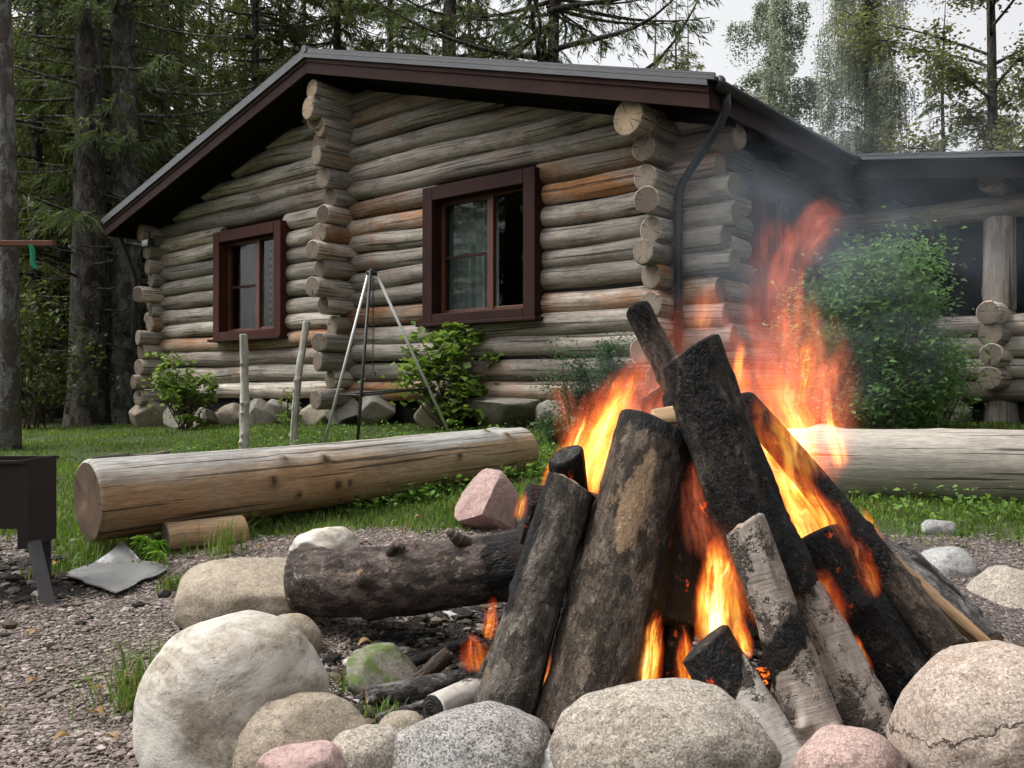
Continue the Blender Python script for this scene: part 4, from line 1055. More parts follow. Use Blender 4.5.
def shrub(name, label, loc, w, d, h, nleaf, leaf, lm, seed, nst=10, clumps=40, group=None, cat='shrub', low=.05, upb=.7, asp=.6, tight=.11):
    q = np.random.default_rng(seed); st = Geo(); fo = Geo(); C = []
    for k in range(clumps):
        while True:
            v = q.uniform(-1, 1, 3)
            if .25 < np.linalg.norm(v) < 1: break
        rr = (.50 + .50 * q.random()) * (1 + .30 * float(vn(np.array([v * 1.6 + seed]), seed)[0]))
        if k % 9 == 0: rr *= 1.16
        C.append([v[0] * w / 2 * rr * 1.05, v[1] * d / 2 * rr, low * h + (v[2] * .5 + .5) * h * (1 - low)])
    C = np.array(C)
    for k in range(nst):
        t = C[q.integers(0, clumps)]; b = np.array([q.normal(0, w * .07), q.normal(0, d * .07), -.03]); s = np.linspace(0, 1, 6)
        A = b + np.outer(s, t - b) + np.outer(np.sin(s * 3.1) * .06 * h, [q.normal(), q.normal(), .3])
        tube(st, A, (.006 + .006 * h) * (1 - .75 * s), 5)
    for c in C:
        for _ in range(2):
            b = np.array([c[0] * .3, c[1] * .3, c[2] * .35]); s = np.linspace(0, 1, 4)
            A = b + np.outer(s, c - b) + np.outer(np.sin(s * 3.1) * .03 * h, q.normal(size=3)); tube(st, A, .005 * (1 - .6 * s), 3)
    ci = q.integers(0, clumps, nleaf); sg = np.array([w, d, h * .8]) * tight
    P = C[ci] + q.normal(0, 1, (nleaf, 3)) * sg * q.uniform(.45, 1.35, clumps)[ci][:, None]
    P[:, 2] = np.maximum(P[:, 2], .02)
    V, Fs = leafset(P, q.uniform(.45, 1.5, nleaf) * leaf, seed + 1, upb, .3, asp); fo.add(V, Fs)
    e = empty(name, loc); tag(e, label, cat, group); st.build('stem', [M['stem']], e); fo.build('foliage', [lm], e); return e
def gp(px, Y): x = (px - 512) / F * Y; return (x, Y, g1(x, Y))
shrub('shrub', 'large rounded dense green bush in front of the porch, right of the fire', gp(882, 7.4), 1.42, 1.2, 1.66, 26000, .052, M['lf_bush'], 71, 26, 120, low=.0, tight=.085, asp=.45)
shrub('currant_shrub', 'light green leafy currant bush under the large window behind the tripod', gp(455, 9.6), 1.45, .8, 1.12, 2000, .080, M['lf_currant'], 72, 18, 58, upb=1.0, asp=.95, low=.08, tight=.06)
shrub('shrub', 'blue-green feathery bush against the log wall just left of the flames', gp(594, 8.25), .92, .6, .98, 9000, .034, M['lf_dark'], 73, 14, 46, asp=.4, tight=.09)
shrub('currant_shrub', 'small loose-leaved bush at the far left corner of the cabin', gp(181, 12.2), 1.0, .7, 1.0, 900, .085, M['lf_currant'], 74, 12, 34, upb=.9, asp=.8, tight=.09)
shrub('shrub', 'low scraggly bush at the foot of the porch railing, right of the large bush', gp(938, 8.3), .8, .6, .95, 1300, .045, M['lf_bush'], 75, 12, 30, tight=.10)
shrub('shrub', 'little sprig of greenery between the foundation stones behind the stakes', gp(288, 11.2), .34, .3, .42, 240, .05, M['lf_currant'], 76, 6, 12)
shrub('shrub', 'small dark low bush on the lawn behind the right end of the left bench', gp(558, 7.9), .55, .45, .26, 1500, .032, M['lf_dark'], 77, 8, 24, tight=.12)
# undergrowth at the edge of the wood
ug = np.random.default_rng(17)
US = [(-10, 16.5), (-60, 18), (40, 17), (60, 21), (20, 24), (170, 19.5), (95, 19), (130, 23), (-30, 26), (70, 29), (210, 27), (155, 15.8), (30, 14.2)]
for k, (px, Y) in enumerate(US):
    hh = ug.uniform(.9, 2.2)
    e = shrub('undergrowth_bush', 'dark leafy bush of the undergrowth at the forest edge left of the cabin', gp(px, Y), ug.uniform(1.4, 2.6), 1.4, hh, 1500, .09, M['under'], 300 + k, 8, 40, 'bushes of the forest undergrowth', tight=.10)
# green beyond the porch
shrub('shrub', 'leafy bush seen through the porch opening at the right edge', gp(1085, 16), 2.2, 1.5, 2.6, 1800, .10, M['lf_currant'], 330, 8, 40)
# ------------------------------------------------------------------ stones
def rock(name, label, px, py, Y, wpx, hpx, mat, seed, dpt=None, group=None, cat='stone', k=5, lump=.2, facets=5, hard=.7, rz=0.0, tl=0.0, sink=None, depth=(.62, .9), fine=.012):
    c = at(px, py, Y); rx = wpx / 2 / F * Y; rzz = hpx / 2 / F * Y; ry = dpt if dpt else (rx * .9)
    v, f = rock_verts(seed, (1, 1, 1), k, lump, facets, hard, fine, rz, tl, depth)
    mn, mx = v.min(0), v.max(0); v = (v - (mn + mx) / 2) / ((mx - mn) / 2) * [rx, ry, rzz]
    g = Geo(); g.add(v + c, f)
    base = (c[0], c[1], c[2] - rzz)
    o = g.build(name, [mat], loc=base); return tag(o, label, cat, group)
RG = 'boulders ringing the fire pit'
rock('boulder', 'large pale rounded boulder with whitish streaks at the left of the fire ring', 236, 712, 2.42, 186, 196, M['st_white'], 1, .26, RG, 'boulder', 6, .14, 4, .7, .3, depth=(.74, .92), fine=.005)
rock('boulder', 'flat brown boulder butting against the right foot of the large pale one', 300, 752, 2.26, 150, 110, M['st_tan'], 2, .15, RG, 'boulder', 5, .22, 6, .8, .5)
rock('boulder', 'small pink stone at the bottom edge below the brown boulder', 303, 776, 2.08, 92, 60, M['st_red'], 3, .08, RG, 'boulder')
rock('boulder', 'small tan stone between the pink stone and the speckled granite', 376, 758, 2.16, 100, 66, M['st_warm'], 4, .10, RG, 'boulder')
rock('boulder', 'speckled grey and pinkish granite boulder below the left fire log', 470, 765, 2.14, 182, 112, M['st_grey'], 5, .16, RG, 'boulder', 6, .24, 5, .7, .2)
rock('boulder', 'broad warm grey granite boulder in front of the fire', 662, 748, 2.06, 228, 138, M['st_warm'], 6, .19, RG, 'boulder', 6, .2, 5, .65, .15, depth=(.7, .92))
rock('boulder', 'small pinkish boulder between the white birch log and the cracked boulder', 850, 772, 2.04, 112, 92, M['st_pink'], 7, .12, RG, 'boulder', 5)
rock('boulder', 'large pinkish boulder with a dark crack at the right of the fire ring', 1000, 735, 2.1, 214, 194, M['st_crack'], 8, .24, RG, 'boulder', 6, .18, 6, .6, .1, depth=(.74, .94), fine=.008)
rock('boulder', 'tan boulder behind the large pale one, left of the bent log', 252, 604, 3.5, 150, 92, M['st_tan'], 9, .24, RG, 'boulder', 5, .22, 6, .8, .4)
rock('boulder', 'small brown stone tucked under the left end of the bent log', 292, 642, 3.15, 62, 56, M['st_tan'], 10, .10, RG, 'boulder', 4)
rock('boulder', 'cream stone just behind the bent log, before the weeds', 324, 549, 4.6, 70, 46, M['st_white'], 11, .17, RG, 'boulder', 5, .25, 6, .85)
rock('boulder', 'upright reddish faceted stone at the right end of the left bench', 487, 506, 5.0, 66, 74, M['st_red'], 12, .17, RG, 'boulder', 6, .25, 8, .85, .5, depth=(.55, .8), fine=.02)
rock('boulder', 'rounded grey boulder at the right edge beyond the ashy logs', 1012, 606, 3.75, 88, 78, M['st_warm'], 13, .2, RG, 'boulder', 5, .2, 5, .7)
rock('boulder', 'smooth grey stone left of the boulder at the right edge', 945, 570, 4.1, 56, 46, M['st_cool'], 14, .13, RG, 'boulder', 5, .16, 4, .6)
rock('boulder', 'small bright angular stone on the grass before the right bench', 937, 530, 4.75, 36, 22, M['st_cool'], 15, .07, None, 'stone', 4, .25, 8, .95)
rock('boulder', 'mossy angular stone inside the pit under the bent log', 388, 674, 2.95, 78, 58, M['st_moss'], 16, .15, RG, 'boulder', 5, .22, 8, .92, .6, depth=(.5, .8))
rock('boulder', 'dark low stone at the pit edge beneath the thin charred stick', 425, 742, 2.38, 62, 30, M['st_moss'], 17, .08, RG, 'boulder', 4)
rock('boulder', 'grey stone hidden low at the back of the fire', 640, 600, 4.0, 90, 60, M['st_cool'], 18, .16, RG, 'boulder', 4)
rock('boulder', 'brownish stone on the back rim right of the fire', 880, 575, 4.05, 70, 40, M['st_tan'], 19, .14, RG, 'boulder', 4)
rock('boulder', 'small grey stone wedged between the speckled granite and the broad front boulder', 556, 776, 2.12, 62, 62, M['st_cool'], 20, .09, RG, 'boulder', 4)
rock('boulder', 'small flat brown stone beside the thin charred stick at the lower left of the fire', 402, 722, 2.52, 46, 22, M['st_tan'], 21, .06, RG, 'boulder', 4)
rock('boulder', 'small rounded stone between the pinkish boulder and the cracked boulder', 906, 776, 2.1, 50, 54, M['st_warm'], 22, .08, RG, 'boulder', 4)
# fieldstones under the cabin
FS = [(-9.1, .42, .34, .40, 'slanted grey slab leaning at the far left corner of the cabin', .5), (-8.15, .36, .25, .36, 'rounded brown foundation stone right of the corner bush', 0), (-7.55, .24, .2, .28, 'small dark foundation stone beneath the left end of the small window', 0),
      (-6.95, .28, .22, .30, 'foundation stone between the two birch stakes', 0), (-6.35, .30, .22, .34, 'squat tan foundation stone just right of the leaning stake', 0), (-5.7, .32, .24, .33, 'foundation stone left of the tripod', 0),
      (-5.05, .30, .24, .31, 'pale foundation stone behind the tripod legs', 0), (-4.45, .28, .22, .32, 'foundation stone under the log ends in the middle of the gable', 0), (-3.85, .26, .22, .36, 'narrow pointed stone right of the tripod', .3),
      (-2.85, .40, .26, .46, 'tall grey foundation stone beside the currant bush', 0), (-1.95, .48, .26, .32, 'long flat foundation stone below the large window corner', 0), (-1.2, .36, .24, .30, 'low foundation stone behind the feathery bush', 0), (-.35, .42, .28, .34, 'foundation stone at the right front corner of the cabin', 0)]
for k, (lx_, rx, ry, h, lab, tl) in enumerate(FS):
    X_, Y_ = to_world(lx_, -.12); v, f = rock_verts(400 + k, (1, 1, 1), 4, .30, 10, .95, .02, RZ + hr.uniform(-.5, .5), tl * .3 + hr.uniform(-.25, .25), (.42, .74))
    mn, mx = v.min(0), v.max(0); v = (v - (mn + mx) / 2) / ((mx - mn) / 2) * [rx, ry, h * .62]
    c_, s_ = math.cos(RZ), math.sin(RZ); v = v @ np.array([[c_, -s_, 0], [s_, c_, 0], [0, 0, 1]]).T
    zb = g1(X_, Y_) - .06; g = Geo(); g.add(v + [X_, Y_, zb + h * .6], f)
    tag(g.build('foundation_stone', [M['st_found'] if k % 3 else M['st_tan']], loc=(X_, Y_, zb)), lab, 'stone', 'fieldstones under the cabin wall')
for k, (lx_, ly_, rx, lab) in enumerate([(.15, 1.6, .4, 'foundation stone under the side wall behind the flames'), (1.0, 2.95, .42, 'fieldstone under the porch railing behind the large bush'), (1.6, 2.95, .3, 'fieldstone left of the porch corner stump'), (2.7, 2.95, .42, 'fieldstone right of the porch corner stump')]):
    X_, Y_ = to_world(lx_, ly_); v, f = rock_verts(440 + k, (rx, .26, .26), 4, .22, 7, .85, .014, RZ, 0, (.5, .82))
    g = Geo(); g.add(v + [X_, Y_, g1(X_, Y_) + .1], f); tag(g.build('foundation_stone', [M['st_found']], loc=(X_, Y_, g1(X_, Y_) - .1)), lab, 'stone', 'fieldstones under the cabin wall')
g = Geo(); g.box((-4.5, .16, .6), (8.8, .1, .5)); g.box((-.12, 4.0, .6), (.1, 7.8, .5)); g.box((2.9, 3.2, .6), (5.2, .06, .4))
g.build('underfloor_shade_strip', [M['dark']], cabin)  # added dark strips, their colour stands for the shade under the cabin

# ------------------------------------------------------------------ benches, stakes, tripod
g = Geo(); p0 = at(88, 502, 4.55); p1 = at(521, 452, 6.7)
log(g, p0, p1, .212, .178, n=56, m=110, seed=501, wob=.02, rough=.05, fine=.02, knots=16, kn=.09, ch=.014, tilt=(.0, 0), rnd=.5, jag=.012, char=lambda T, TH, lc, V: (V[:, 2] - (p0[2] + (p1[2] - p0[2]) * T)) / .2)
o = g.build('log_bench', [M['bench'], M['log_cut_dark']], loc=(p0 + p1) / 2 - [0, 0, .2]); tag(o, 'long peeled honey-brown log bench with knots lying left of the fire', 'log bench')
g = Geo(); p0 = at(690, 464, 5.85); p1 = at(1150, 470, 5.5)
log(g, p0, p1, .225, .245, n=48, m=90, seed=502, wob=.02, rough=.05, fine=.02, knots=8, kn=.08, ch=.014, rnd=.4)
o = g.build('log_bench', [M['bench_grey'], M['log_cut']], loc=(p0 + p1) / 2 - [0, 0, .23]); tag(o, 'smooth greyed log bench lying behind and right of the fire', 'log bench')
g = Geo(); p0 = at(166, 543, 4.62); p1 = at(244, 532, 4.85)
log(g, p0, p1, .105, .10, n=28, m=16, seed=503, rough=.05, fine=.02, ch=.01, rnd=.6)
o = g.build('support_log', [M['bench'], M['log_cut']], loc=(p0 + p1) / 2 - [0, 0, .1]); tag(o, 'short pale log propping up the left end of the long bench', 'log')
g = Geo()
n_ = 16; t_ = np.linspace(0, 1, n_); A = at(100, 459.5, 4.62) + np.outer(t_, at(163, 455.5, 4.95) - at(100, 459.5, 4.62)); V = []
for s in (-1, 1):
    for dz in (0, .014): V.append(A + [0.02 * s, .045 * s, dz + .004] + np.stack([0 * t_, .012 * np.sin(t_ * 9) * s, .006 * np.sin(t_ * 7 + s)], -1))
V = np.concatenate(V); q_ = np.arange(n_ - 1)
def st(a, b): return np.stack([a * n_ + q_, a * n_ + q_ + 1, b * n_ + q_ + 1, b * n_ + q_], -1)
g.add(V, [st(1, 3), st(2, 0), st(0, 1), st(3, 2), np.array([[0, n_, 3 * n_, 2 * n_], [n_ - 1, 3 * n_ - 1, 4 * n_ - 1, 2 * n_ - 1][::1]])])
o = g.build('wood_strip', [M['bench_grey']], loc=A[8]); tag(o, 'thin grey strip of wood lying on the left end of the long bench', 'wood strip')
for (a, b, Y, r, sd, lab) in (((247, 334), (249, 452), 8.3, .042, 511, 'upright knobbly pale stake in the lawn, left of the leaning stake'), ((306, 321), (291, 445), 8.7, .036, 512, 'pale peeled stake leaning right in the lawn, between the straight stake and the tripod')):
    g = Geo(); pt = at(*a, Y); pb = at(*b, Y); pb[2] = min(pb[2], g1(pb[0], pb[1]) - .05)
    log(g, pb, pt, r * 1.05, r * .9, n=24, m=90, seed=sd, wob=.10, rough=.25, fine=.10, knots=14, kn=.7, ch=.006, rnd=.3)
    o = g.build('stake', [M['birch_stick'], M['log_cut_pale']], loc=pb); tag(o, lab, 'stake')
ap = at(372, 271, 8.9); feet = []
for px, Y in ((324, 8.85), (357, 8.35), (450, 9.15)):
    x = (px - 512) / F * Y; feet.append(np.array([x, Y, g1(x, Y) - .01]))
tri = empty('tripod', (ap[0], 8.8, g1(ap[0], 8.8))); tag(tri, 'tall steel campfire tripod with a ring of braces on the lawn before the cabin', 'tripod')
O = np.array(tri.location)
for k, ft in enumerate(feet):
    g = Geo(); d = ap - ft; s = (ft * 0 + [(-.03, 0, 0), (-.012, -.02, 0), (.03, .01, 0)][k])
    tube(g, [ft - O, ft + d * .5 + s * .5 - O, ap + s - O], .0145 if k != 1 else .015, 10)
    o = g.build('leg', [M['steel'] if k != 1 else M['black_iron']], tri)
g = Geo(); hz_ = .29
pk = [ft + (ap - ft) * hz_ - O for ft in feet]
for k in range(3):
    a, b = pk[k], pk[(k + 1) % 3]; tube(g, [a, b], .012, 6)
g.build('brace', [M['black_iron']], tri)
g = Geo(); tube(g, [ap - O + [-.05, 0, -.02], ap - O + [.05, 0, -.02]], .026, 10); tube(g, [ap - O + [0, -.03, .0], ap - O + [0, .03, .0]], .02, 8)
g.build('top_joint', [M['black_iron']], tri)
g = Geo()
for k in range(26):
    c = ap - O - [-.01, 0, .06 + k * .036]; th = np.linspace(0, 2 * np.pi, 9); v = np.stack([.011 * np.cos(th), 0 * th, .022 * np.sin(th)], -1)
    if k % 2: v = v[:, [1, 0, 2]]
    tube(g, c + v, .0035, 4, caps=False)
th = np.linspace(-.5, 4.2, 9); tube(g, ap - O + np.stack([.01 + .025 * np.cos(th), 0 * th, -1.02 + .025 * np.sin(th)], -1), .005, 5)
g.build('chain', [M['black_iron']], tri)

# ------------------------------------------------------------------ brazier, metal sheet, beam with strap
bz = empty('brazier', (-2.4, 4.0, g1(-2.4, 4.0))); tag(bz, 'rusty dark steel brazier standing over ash at the left edge', 'brazier'); O = np.array(bz.location)
g = Geo(); g.box(np.array([-2.46, 3.84, .49]) - O, (.76, .008, .29), bev=.002); g.box(np.array([-2.46, 4.10, .49]) - O, (.76, .008, .29), bev=.002); g.box(np.array([-2.46, 3.97, .35]) - O, (.752, .25, .006))
g.box(np.array([-2.46, 3.835, .63]) - O, (.78, .02, .012)); g.box(np.array([-2.46, 4.105, .63]) - O, (.78, .02, .012))
g.build('firebox', [M['rust']], bz, smooth=False)
g = Geo(); g.box(np.array([-2.079, 3.97, .45]) - O, (.006, .27, .38), bev=.002); g.box(np.array([-2.083, 3.836, .45]) - O, (.045, .006, .38)); g.build('end_plate', [M['rust']], bz, smooth=False)
g = Geo(); a = at(34, 541, 3.86) - O; b = at(52, 619, 3.70) - O
x_, y_, z_ = frame_of(b - a); R_ = np.stack([x_, y_, z_], 1); g.box((a + b) / 2, (.012, .055, np.linalg.norm(b - a)), 0, R_ @ np.array([[0, 1, 0], [1, 0, 0], [0, 0, 1.0]]), .002)
g.build('leg', [M['greysteel']], bz, smooth=False)
for (x, y) in ((-2.12, 4.09), (-2.8, 3.85), (-2.8, 4.09)):
    g = Geo(); g.box(np.array([x, y, .19]) - O, (.05, .01, .40)); g.build('leg', [M['greysteel']], bz, smooth=False)
n_ = 44; u, v = np.meshgrid(np.linspace(0, 1, n_), np.linspace(0, 1, n_), indexing='ij'); u = u.ravel()[:, None]; v = v.ravel()[:, None]
cL, cB, cR, cT = at(60, 584, 4.12), at(116, 611, 3.80), at(172, 574, 4.22), at(124, 543, 4.50)
P = (1 - u) * (1 - v) * cL + u * (1 - v) * cB + u * v * cR + (1 - u) * v * cT
q_ = np.concatenate([u * 2.4, v * 2.4, u * 0], 1)
P[:, 2] += .06 * np.abs(u[:, 0] - .62) - .03 + .03 * fbm(q_ * .8, 6, 2) + .010 * np.abs(vn(q_ * 1.3, 8)) 
P[:, :2] += .02 * np.stack([fbm(q_ * 1.7, 11, 2), fbm(q_ * 1.7, 12, 2)], -1)
P[:, 2] = np.maximum(P[:, 2], gz0(P[:, 0], P[:, 1]) + .022 + .006 * vn(q_, 21))
i = np.arange(n_ - 1)[:, None] * n_; j = np.arange(n_ - 1)[None, :]; f = np.stack([i + j, i + n_ + j, i + n_ + j + 1, i + j + 1], -1).reshape(-1, 4); nn = n_ * n_
e_ = np.concatenate([np.arange(n_), np.arange(1, n_) * n_ + n_ - 1, (n_ - 1) * n_ + np.arange(n_ - 2, -1, -1), np.arange(n_ - 2, 0, -1) * n_]); en = np.roll(e_, -1)
g = Geo(); g.add(np.concatenate([P, P - [0, 0, .004]]), [f, f[:, ::-1] + nn, np.stack([e_, e_ + nn, en + nn, en], -1)])
o = g.build('metal_sheet', [M['sheet']], loc=P.mean(0)); tag(o, 'crumpled dirty grey sheet of metal lying before the left bench', 'metal sheet')
sw = empty('beam_frame', (-6.2, 9.0, g1(-6.2, 9.0))); tag(sw, 'red-brown wooden beam with a green strap hanging at the left edge before the forest', 'beam'); O = np.array(sw.location)
g = Geo(); g.box(np.array([-5.55, 9.0, 2.385]) - O, (1.95, .07, .055), bev=.006); g.build('crossbar', [M['red_wood']], sw, smooth=False)
g = Geo(); g.box(np.array([-6.45, 9.05, 1.3]) - O, (.09, .09, 2.2), bev=.006); g.build('post', [M['red_wood']], sw, smooth=False)
g = Geo(); n_ = 10; t_ = np.linspace(0, 1, n_); a = np.array([-4.80, 8.955, 2.37]) - O; A = a + np.stack([.06 * t_ + .012 * np.sin(t_ * 6), 0 * t_ - .005, -.24 * t_], -1); wv = np.array([.024, .006, 0])
V = np.concatenate([A - wv, A + wv, A - wv + [0, .008, 0], A + wv + [0, .008, 0]]); q_ = np.arange(n_ - 1)
def st(a, b): return np.stack([a * n_ + q_, a * n_ + q_ + 1, b * n_ + q_ + 1, b * n_ + q_], -1)
g.add(V, [st(0, 1), st(3, 2), st(2, 0), st(1, 3)]); g.build('strap', [M['green_strap']], sw)

# ------------------------------------------------------------------ the fire logs, each a thing of its own
def flog(label, bot, top, wb, wt, mat, seed, char=None, n=48, m=80, rough=.10, fine=.05, cap='char_cut', tilt=(0, .25), wob=.03, cat='fire log', name='fire_log', bend=None, ell=1.0, jag=.012, knots=3, kn=.18):
    p0, p1 = at(*bot), at(*top)
    g = Geo(); ax = p1 - p0
    def ch(T, TH, lc, V):
        C = p0 + np.outer(T, ax); rel = (V - C) / (wb / 2 / F * bot[2])
        return np.broadcast_to(char(T, rel) if char else np.zeros_like(T), T.shape).astype(float)
    log(g, p0, p1, wb / 2 / F * bot[2], wt / 2 / F * top[2], n=n, m=m, seed=seed, wob=wob, rough=rough, fine=fine, ch=.010, tilt=tilt, char=ch, rnd=.4, bend=bend, ell=ell, jag=jag, knots=knots, kn=kn)
    lo = min(p0[2], p1[2])
    o = g.build(name, [mat, M[cap]], loc=(p0[0], p0[1], lo)); tag(o, label, cat, 'logs of the bonfire'); return o
one = lambda v: (lambda T, r: np.full_like(T, v))
it = lambda xs, ys: (lambda T, r: np.interp(T, xs, ys))
flog('thickest log of the fire, scorched bark with a bare brown patch, leaning at the centre', (580, 742, 2.44), (663, 432, 2.80), 104, 88, M['bark_brown'], 601,
     lambda T, r: .08 + .85 * sstep(.15, .75, r[:, 0]) * sstep(.05, .4, T) + .75 * sstep(.86, .99, T) + .3 * sstep(-.7, -1.0, r[:, 0]) - 1.15 * np.exp(-((T - .68) / .16) ** 2 - ((r[:, 0] + .25) / .32) ** 2), 84, 170, .09, .085, knots=4)
flog('grey-barked log leaning at the left of the fire', (503, 726, 2.46), (572, 486, 2.74), 60, 50, M['bark_grey'], 602,
     lambda T, r: .05 + .7 * sstep(.45, .95, r[:, 0]) + .75 * sstep(-.45, -.9, r[:, 0]) * sstep(.2, .5, T) + .15 * sstep(.85, 1, T), 64, 130, .14, .10)
flog('round charred log whose black end points up just left of the thickest log', (590, 660, 3.12), (573, 452, 2.76), 46, 36, M['bark_black'], 603, one(.9), 36, 50)

flog('short blackened log poking out left from behind the grey-barked log', (612, 520, 3.05), (523, 511, 2.92), 62, 60, M['bark_black'], 604, one(1.0), 40, 40, tilt=(0, .3))
flog('tall black log crossing at the top of the fire, its sawn end up', (786, 596, 2.50), (692, 350, 2.66), 76, 64, M['bark_black'], 605,
     lambda T, r: .55 + .5 * sstep(.45, .1, T) + .3 * sstep(.55, .9, r[:, 0]), 68, 140, .09, .11, tilt=(.1, .22))
flog('thin dark log sticking up highest behind the tall black log', (752, 515, 2.98), (640, 306, 3.05), 34, 27, M['bark_grey'], 606, it([0, .5, .8, 1], [.9, .35, .2, .75]), 28, 60, .06, .03)
flog('long smooth scorched pole slanting down to the right', (950, 652, 2.56), (738, 402, 2.9), 38, 27, M['bark_brown'], 607, it([0, .25, .45, 1], [.05, .35, .9, .9]), 30, 90, .05, .025, tilt=(.2, .3))
flog('thin pale pole lying along the scorched pole', (994, 652, 2.78), (765, 438, 2.98), 15, 16, M['bench'], 608, it([0, .5, 1], [0, .1, .6]), 16, 50, .08, .03, cap='log_cut_pale')
flog('thick cracked and charred log at the lower right of the fire', (915, 698, 2.58), (812, 538, 2.66), 74, 70, M['bark_black'], 609, lambda T, r: .62 + .35 * sstep(.3, .8, T), 56, 90, .14, .10)
flog('birch log with black patches standing in front at the centre right', (822, 782, 2.20), (735, 526, 2.42), 56, 40, M['bark_birch'], 610,
     lambda T, r: .10 + .72 * np.exp(-((T - .50 - .06 * r[:, 0]) / .09) ** 2) + .35 * sstep(.3, .0, T) + .5 * sstep(-.4, -.9, r[:, 0]), 52, 120, .14, .08, knots=7, kn=.3)
flog('white birch log with a blackened upper end behind the front boulder', (790, 790, 2.16), (706, 640, 2.34), 70, 58, M['bark_white'], 611, lambda T, r: .0 + 1.0 * sstep(.52, .80, T - .25 * r[:, 0]), 52, 90, .09, .06, cap='char_cut', tilt=(0, -.3))
flog('pinkish birch log glowing in firelight at the right', (893, 782, 2.28), (798, 590, 2.52), 62, 48, M['bark_birch'], 612, lambda T, r: .02 + .7 * sstep(.2, .85, r[:, 0]) * sstep(.55, .25, T) + .2 * sstep(.9, 1, T), 48, 90, .12, .07, knots=5)
flog('wide black charred log between the thickest log and the tall black log', (664, 628, 2.66), (678, 462, 2.86), 84, 96, M['bark_black'], 613, one(1.1), 52, 70, .12, .09)
flog('slim black log standing low between the thickest and the white birch log', (668, 712, 2.54), (684, 600, 2.64), 30, 32, M['bark_black'], 614, one(1.0), 28, 40)
flog('black charred log in the middle of the fire behind the standing birch log', (752, 640, 2.62), (726, 470, 2.78), 54, 50, M['bark_black'], 628, one(1.0), 40, 60, .12, .09)
flog('narrow charred log between the grey-barked log and the thickest log', (548, 700, 2.66), (606, 500, 2.92), 40, 36, M['bark_black'], 629, one(.95), 32, 60, .12, .08)
flog('charred split log under the scorched pole at the right of the fire', (868, 660, 2.78), (770, 500, 2.98), 50, 46, M['bark_black'], 630, one(.9), 36, 60, .14, .09)
flog('split piece of pale wood at the top of the thickest log', (652, 420, 2.96), (704, 414, 2.92), 24, 30, M['bench'], 615, it([0, .6, 1], [0, .05, .8]), 20, 16, .1, .03, 'log_cut_pale', name='wood_piece', cat='wood piece')
flog('reddish burnt log behind the crossing at the top', (722, 560, 3.12), (664, 384, 3.16), 62, 54, M['bark_black'], 616, one(.85), 40, 50, .1, .08)
flog('charred log leaning in from the back left', (590, 600, 3.65), (690, 420, 3.2), 56, 48, M['bark_black'], 617, one(.8), 32, 40)
flog('charred log leaning in from the back right', (800, 600, 3.6), (715, 430, 3.15), 60, 48, M['bark_black'], 618, one(.8), 32, 40)
flog('charred log leaning in from behind at the back', (690, 610, 3.75), (700, 450, 3.2), 56, 48, M['bark_grey'], 619, one(.7), 32, 40)
flog('thin charred stick lying level at the lower left of the fire', (366, 694, 2.72), (486, 674, 2.86), 20, 24, M['bark_ash'], 620, it([0, .5, 1], [.1, .35, .9]), 24, 40, .1, .06, cat='stick', name='stick')
flog('stubby white birch piece with a dark end beside the speckled granite', (428, 716, 2.44), (485, 690, 2.70), 32, 34, M['bark_white'], 621, it([0, .06, .12, .5, 1], [.9, .1, 0, .2, 1]), 36, 30, .05, .03, tilt=(.25, 0))
flog('ashy burnt log lying at the right behind the thin pale pole', (992, 648, 2.98), (868, 548, 3.5), 34, 44, M['bark_ash'], 622, it([0, .4, .8, 1], [.05, .3, .4, .2]), 36, 70, .16, .10)
flog('ashy grey stick beside the boulder at the right edge', (972, 618, 3.25), (898, 552, 3.7), 18, 22, M['bark_ash'], 623, it([0, .5, 1], [.4, .2, .5]), 20, 40, .14, .08, cat='stick', name='stick')
flog('black burnt chunk lying on top of the ashy log', (950, 606, 3.3), (905, 570, 3.45), 22, 30, M['bark_black'], 624, one(.75), 24, 24, .25, .12, name='wood_piece', cat='wood piece')
flog('crumbled ashy chunk of wood just right of the scorched pole', (900, 600, 3.2), (862, 545, 3.4), 40, 34, M['bark_ash'], 625, it([0, 1], [.45, .3]), 28, 30, .25, .14, name='wood_piece', cat='wood piece')
flog('thin burnt twig crossing the pit below the bent log', (395, 668, 3.0), (470, 640, 3.05), 12, 10, M['bark_black'], 626, one(.8), 14, 20, .1, .05, cat='stick', name='stick')
flog('reddish strip of burnt wood beside the mossy stone', (412, 676, 2.86), (446, 648, 2.95), 14, 18, M['bark_brown'], 627, it([0, 1], [.1, .5]), 16, 16, .2, .08, cat='stick', name='stick')
flog('thin charred stick poking up between the thickest log and the tall black log', (700, 600, 2.70), (668, 395, 3.0), 18, 14, M['bark_black'], 631, one(.8), 16, 40, .1, .06, cat='stick', name='stick')
flog('slim scorched branch leaning behind the charred log at the lower right', (905, 640, 2.74), (800, 470, 3.0), 20, 17, M['bark_grey'], 634, it([0, .4, 1], [.2, .6, .9]), 18, 50, .1, .06, cat='stick', name='stick')
flog('thin branch lying against the grey-barked log at the left of the fire', (470, 700, 2.62), (556, 520, 2.86), 15, 12, M['bark_brown'], 635, it([0, .5, 1], [.1, .5, .9]), 16, 50, .1, .06, cat='stick', name='stick')
flog('broken grey stick lying on the ash left of the white birch piece', (375, 716, 2.56), (430, 700, 2.62), 9, 8, M['bark_ash'], 636, one(.2), 12, 20, .15, .08, cat='stick', name='stick')
q_ = np.random.default_rng(55); n_ = 150; X = .55 + q_.normal(0, .22, n_); Y = 2.78 + q_.normal(0, .16, n_); sz = q_.uniform(.012, .034, n_)
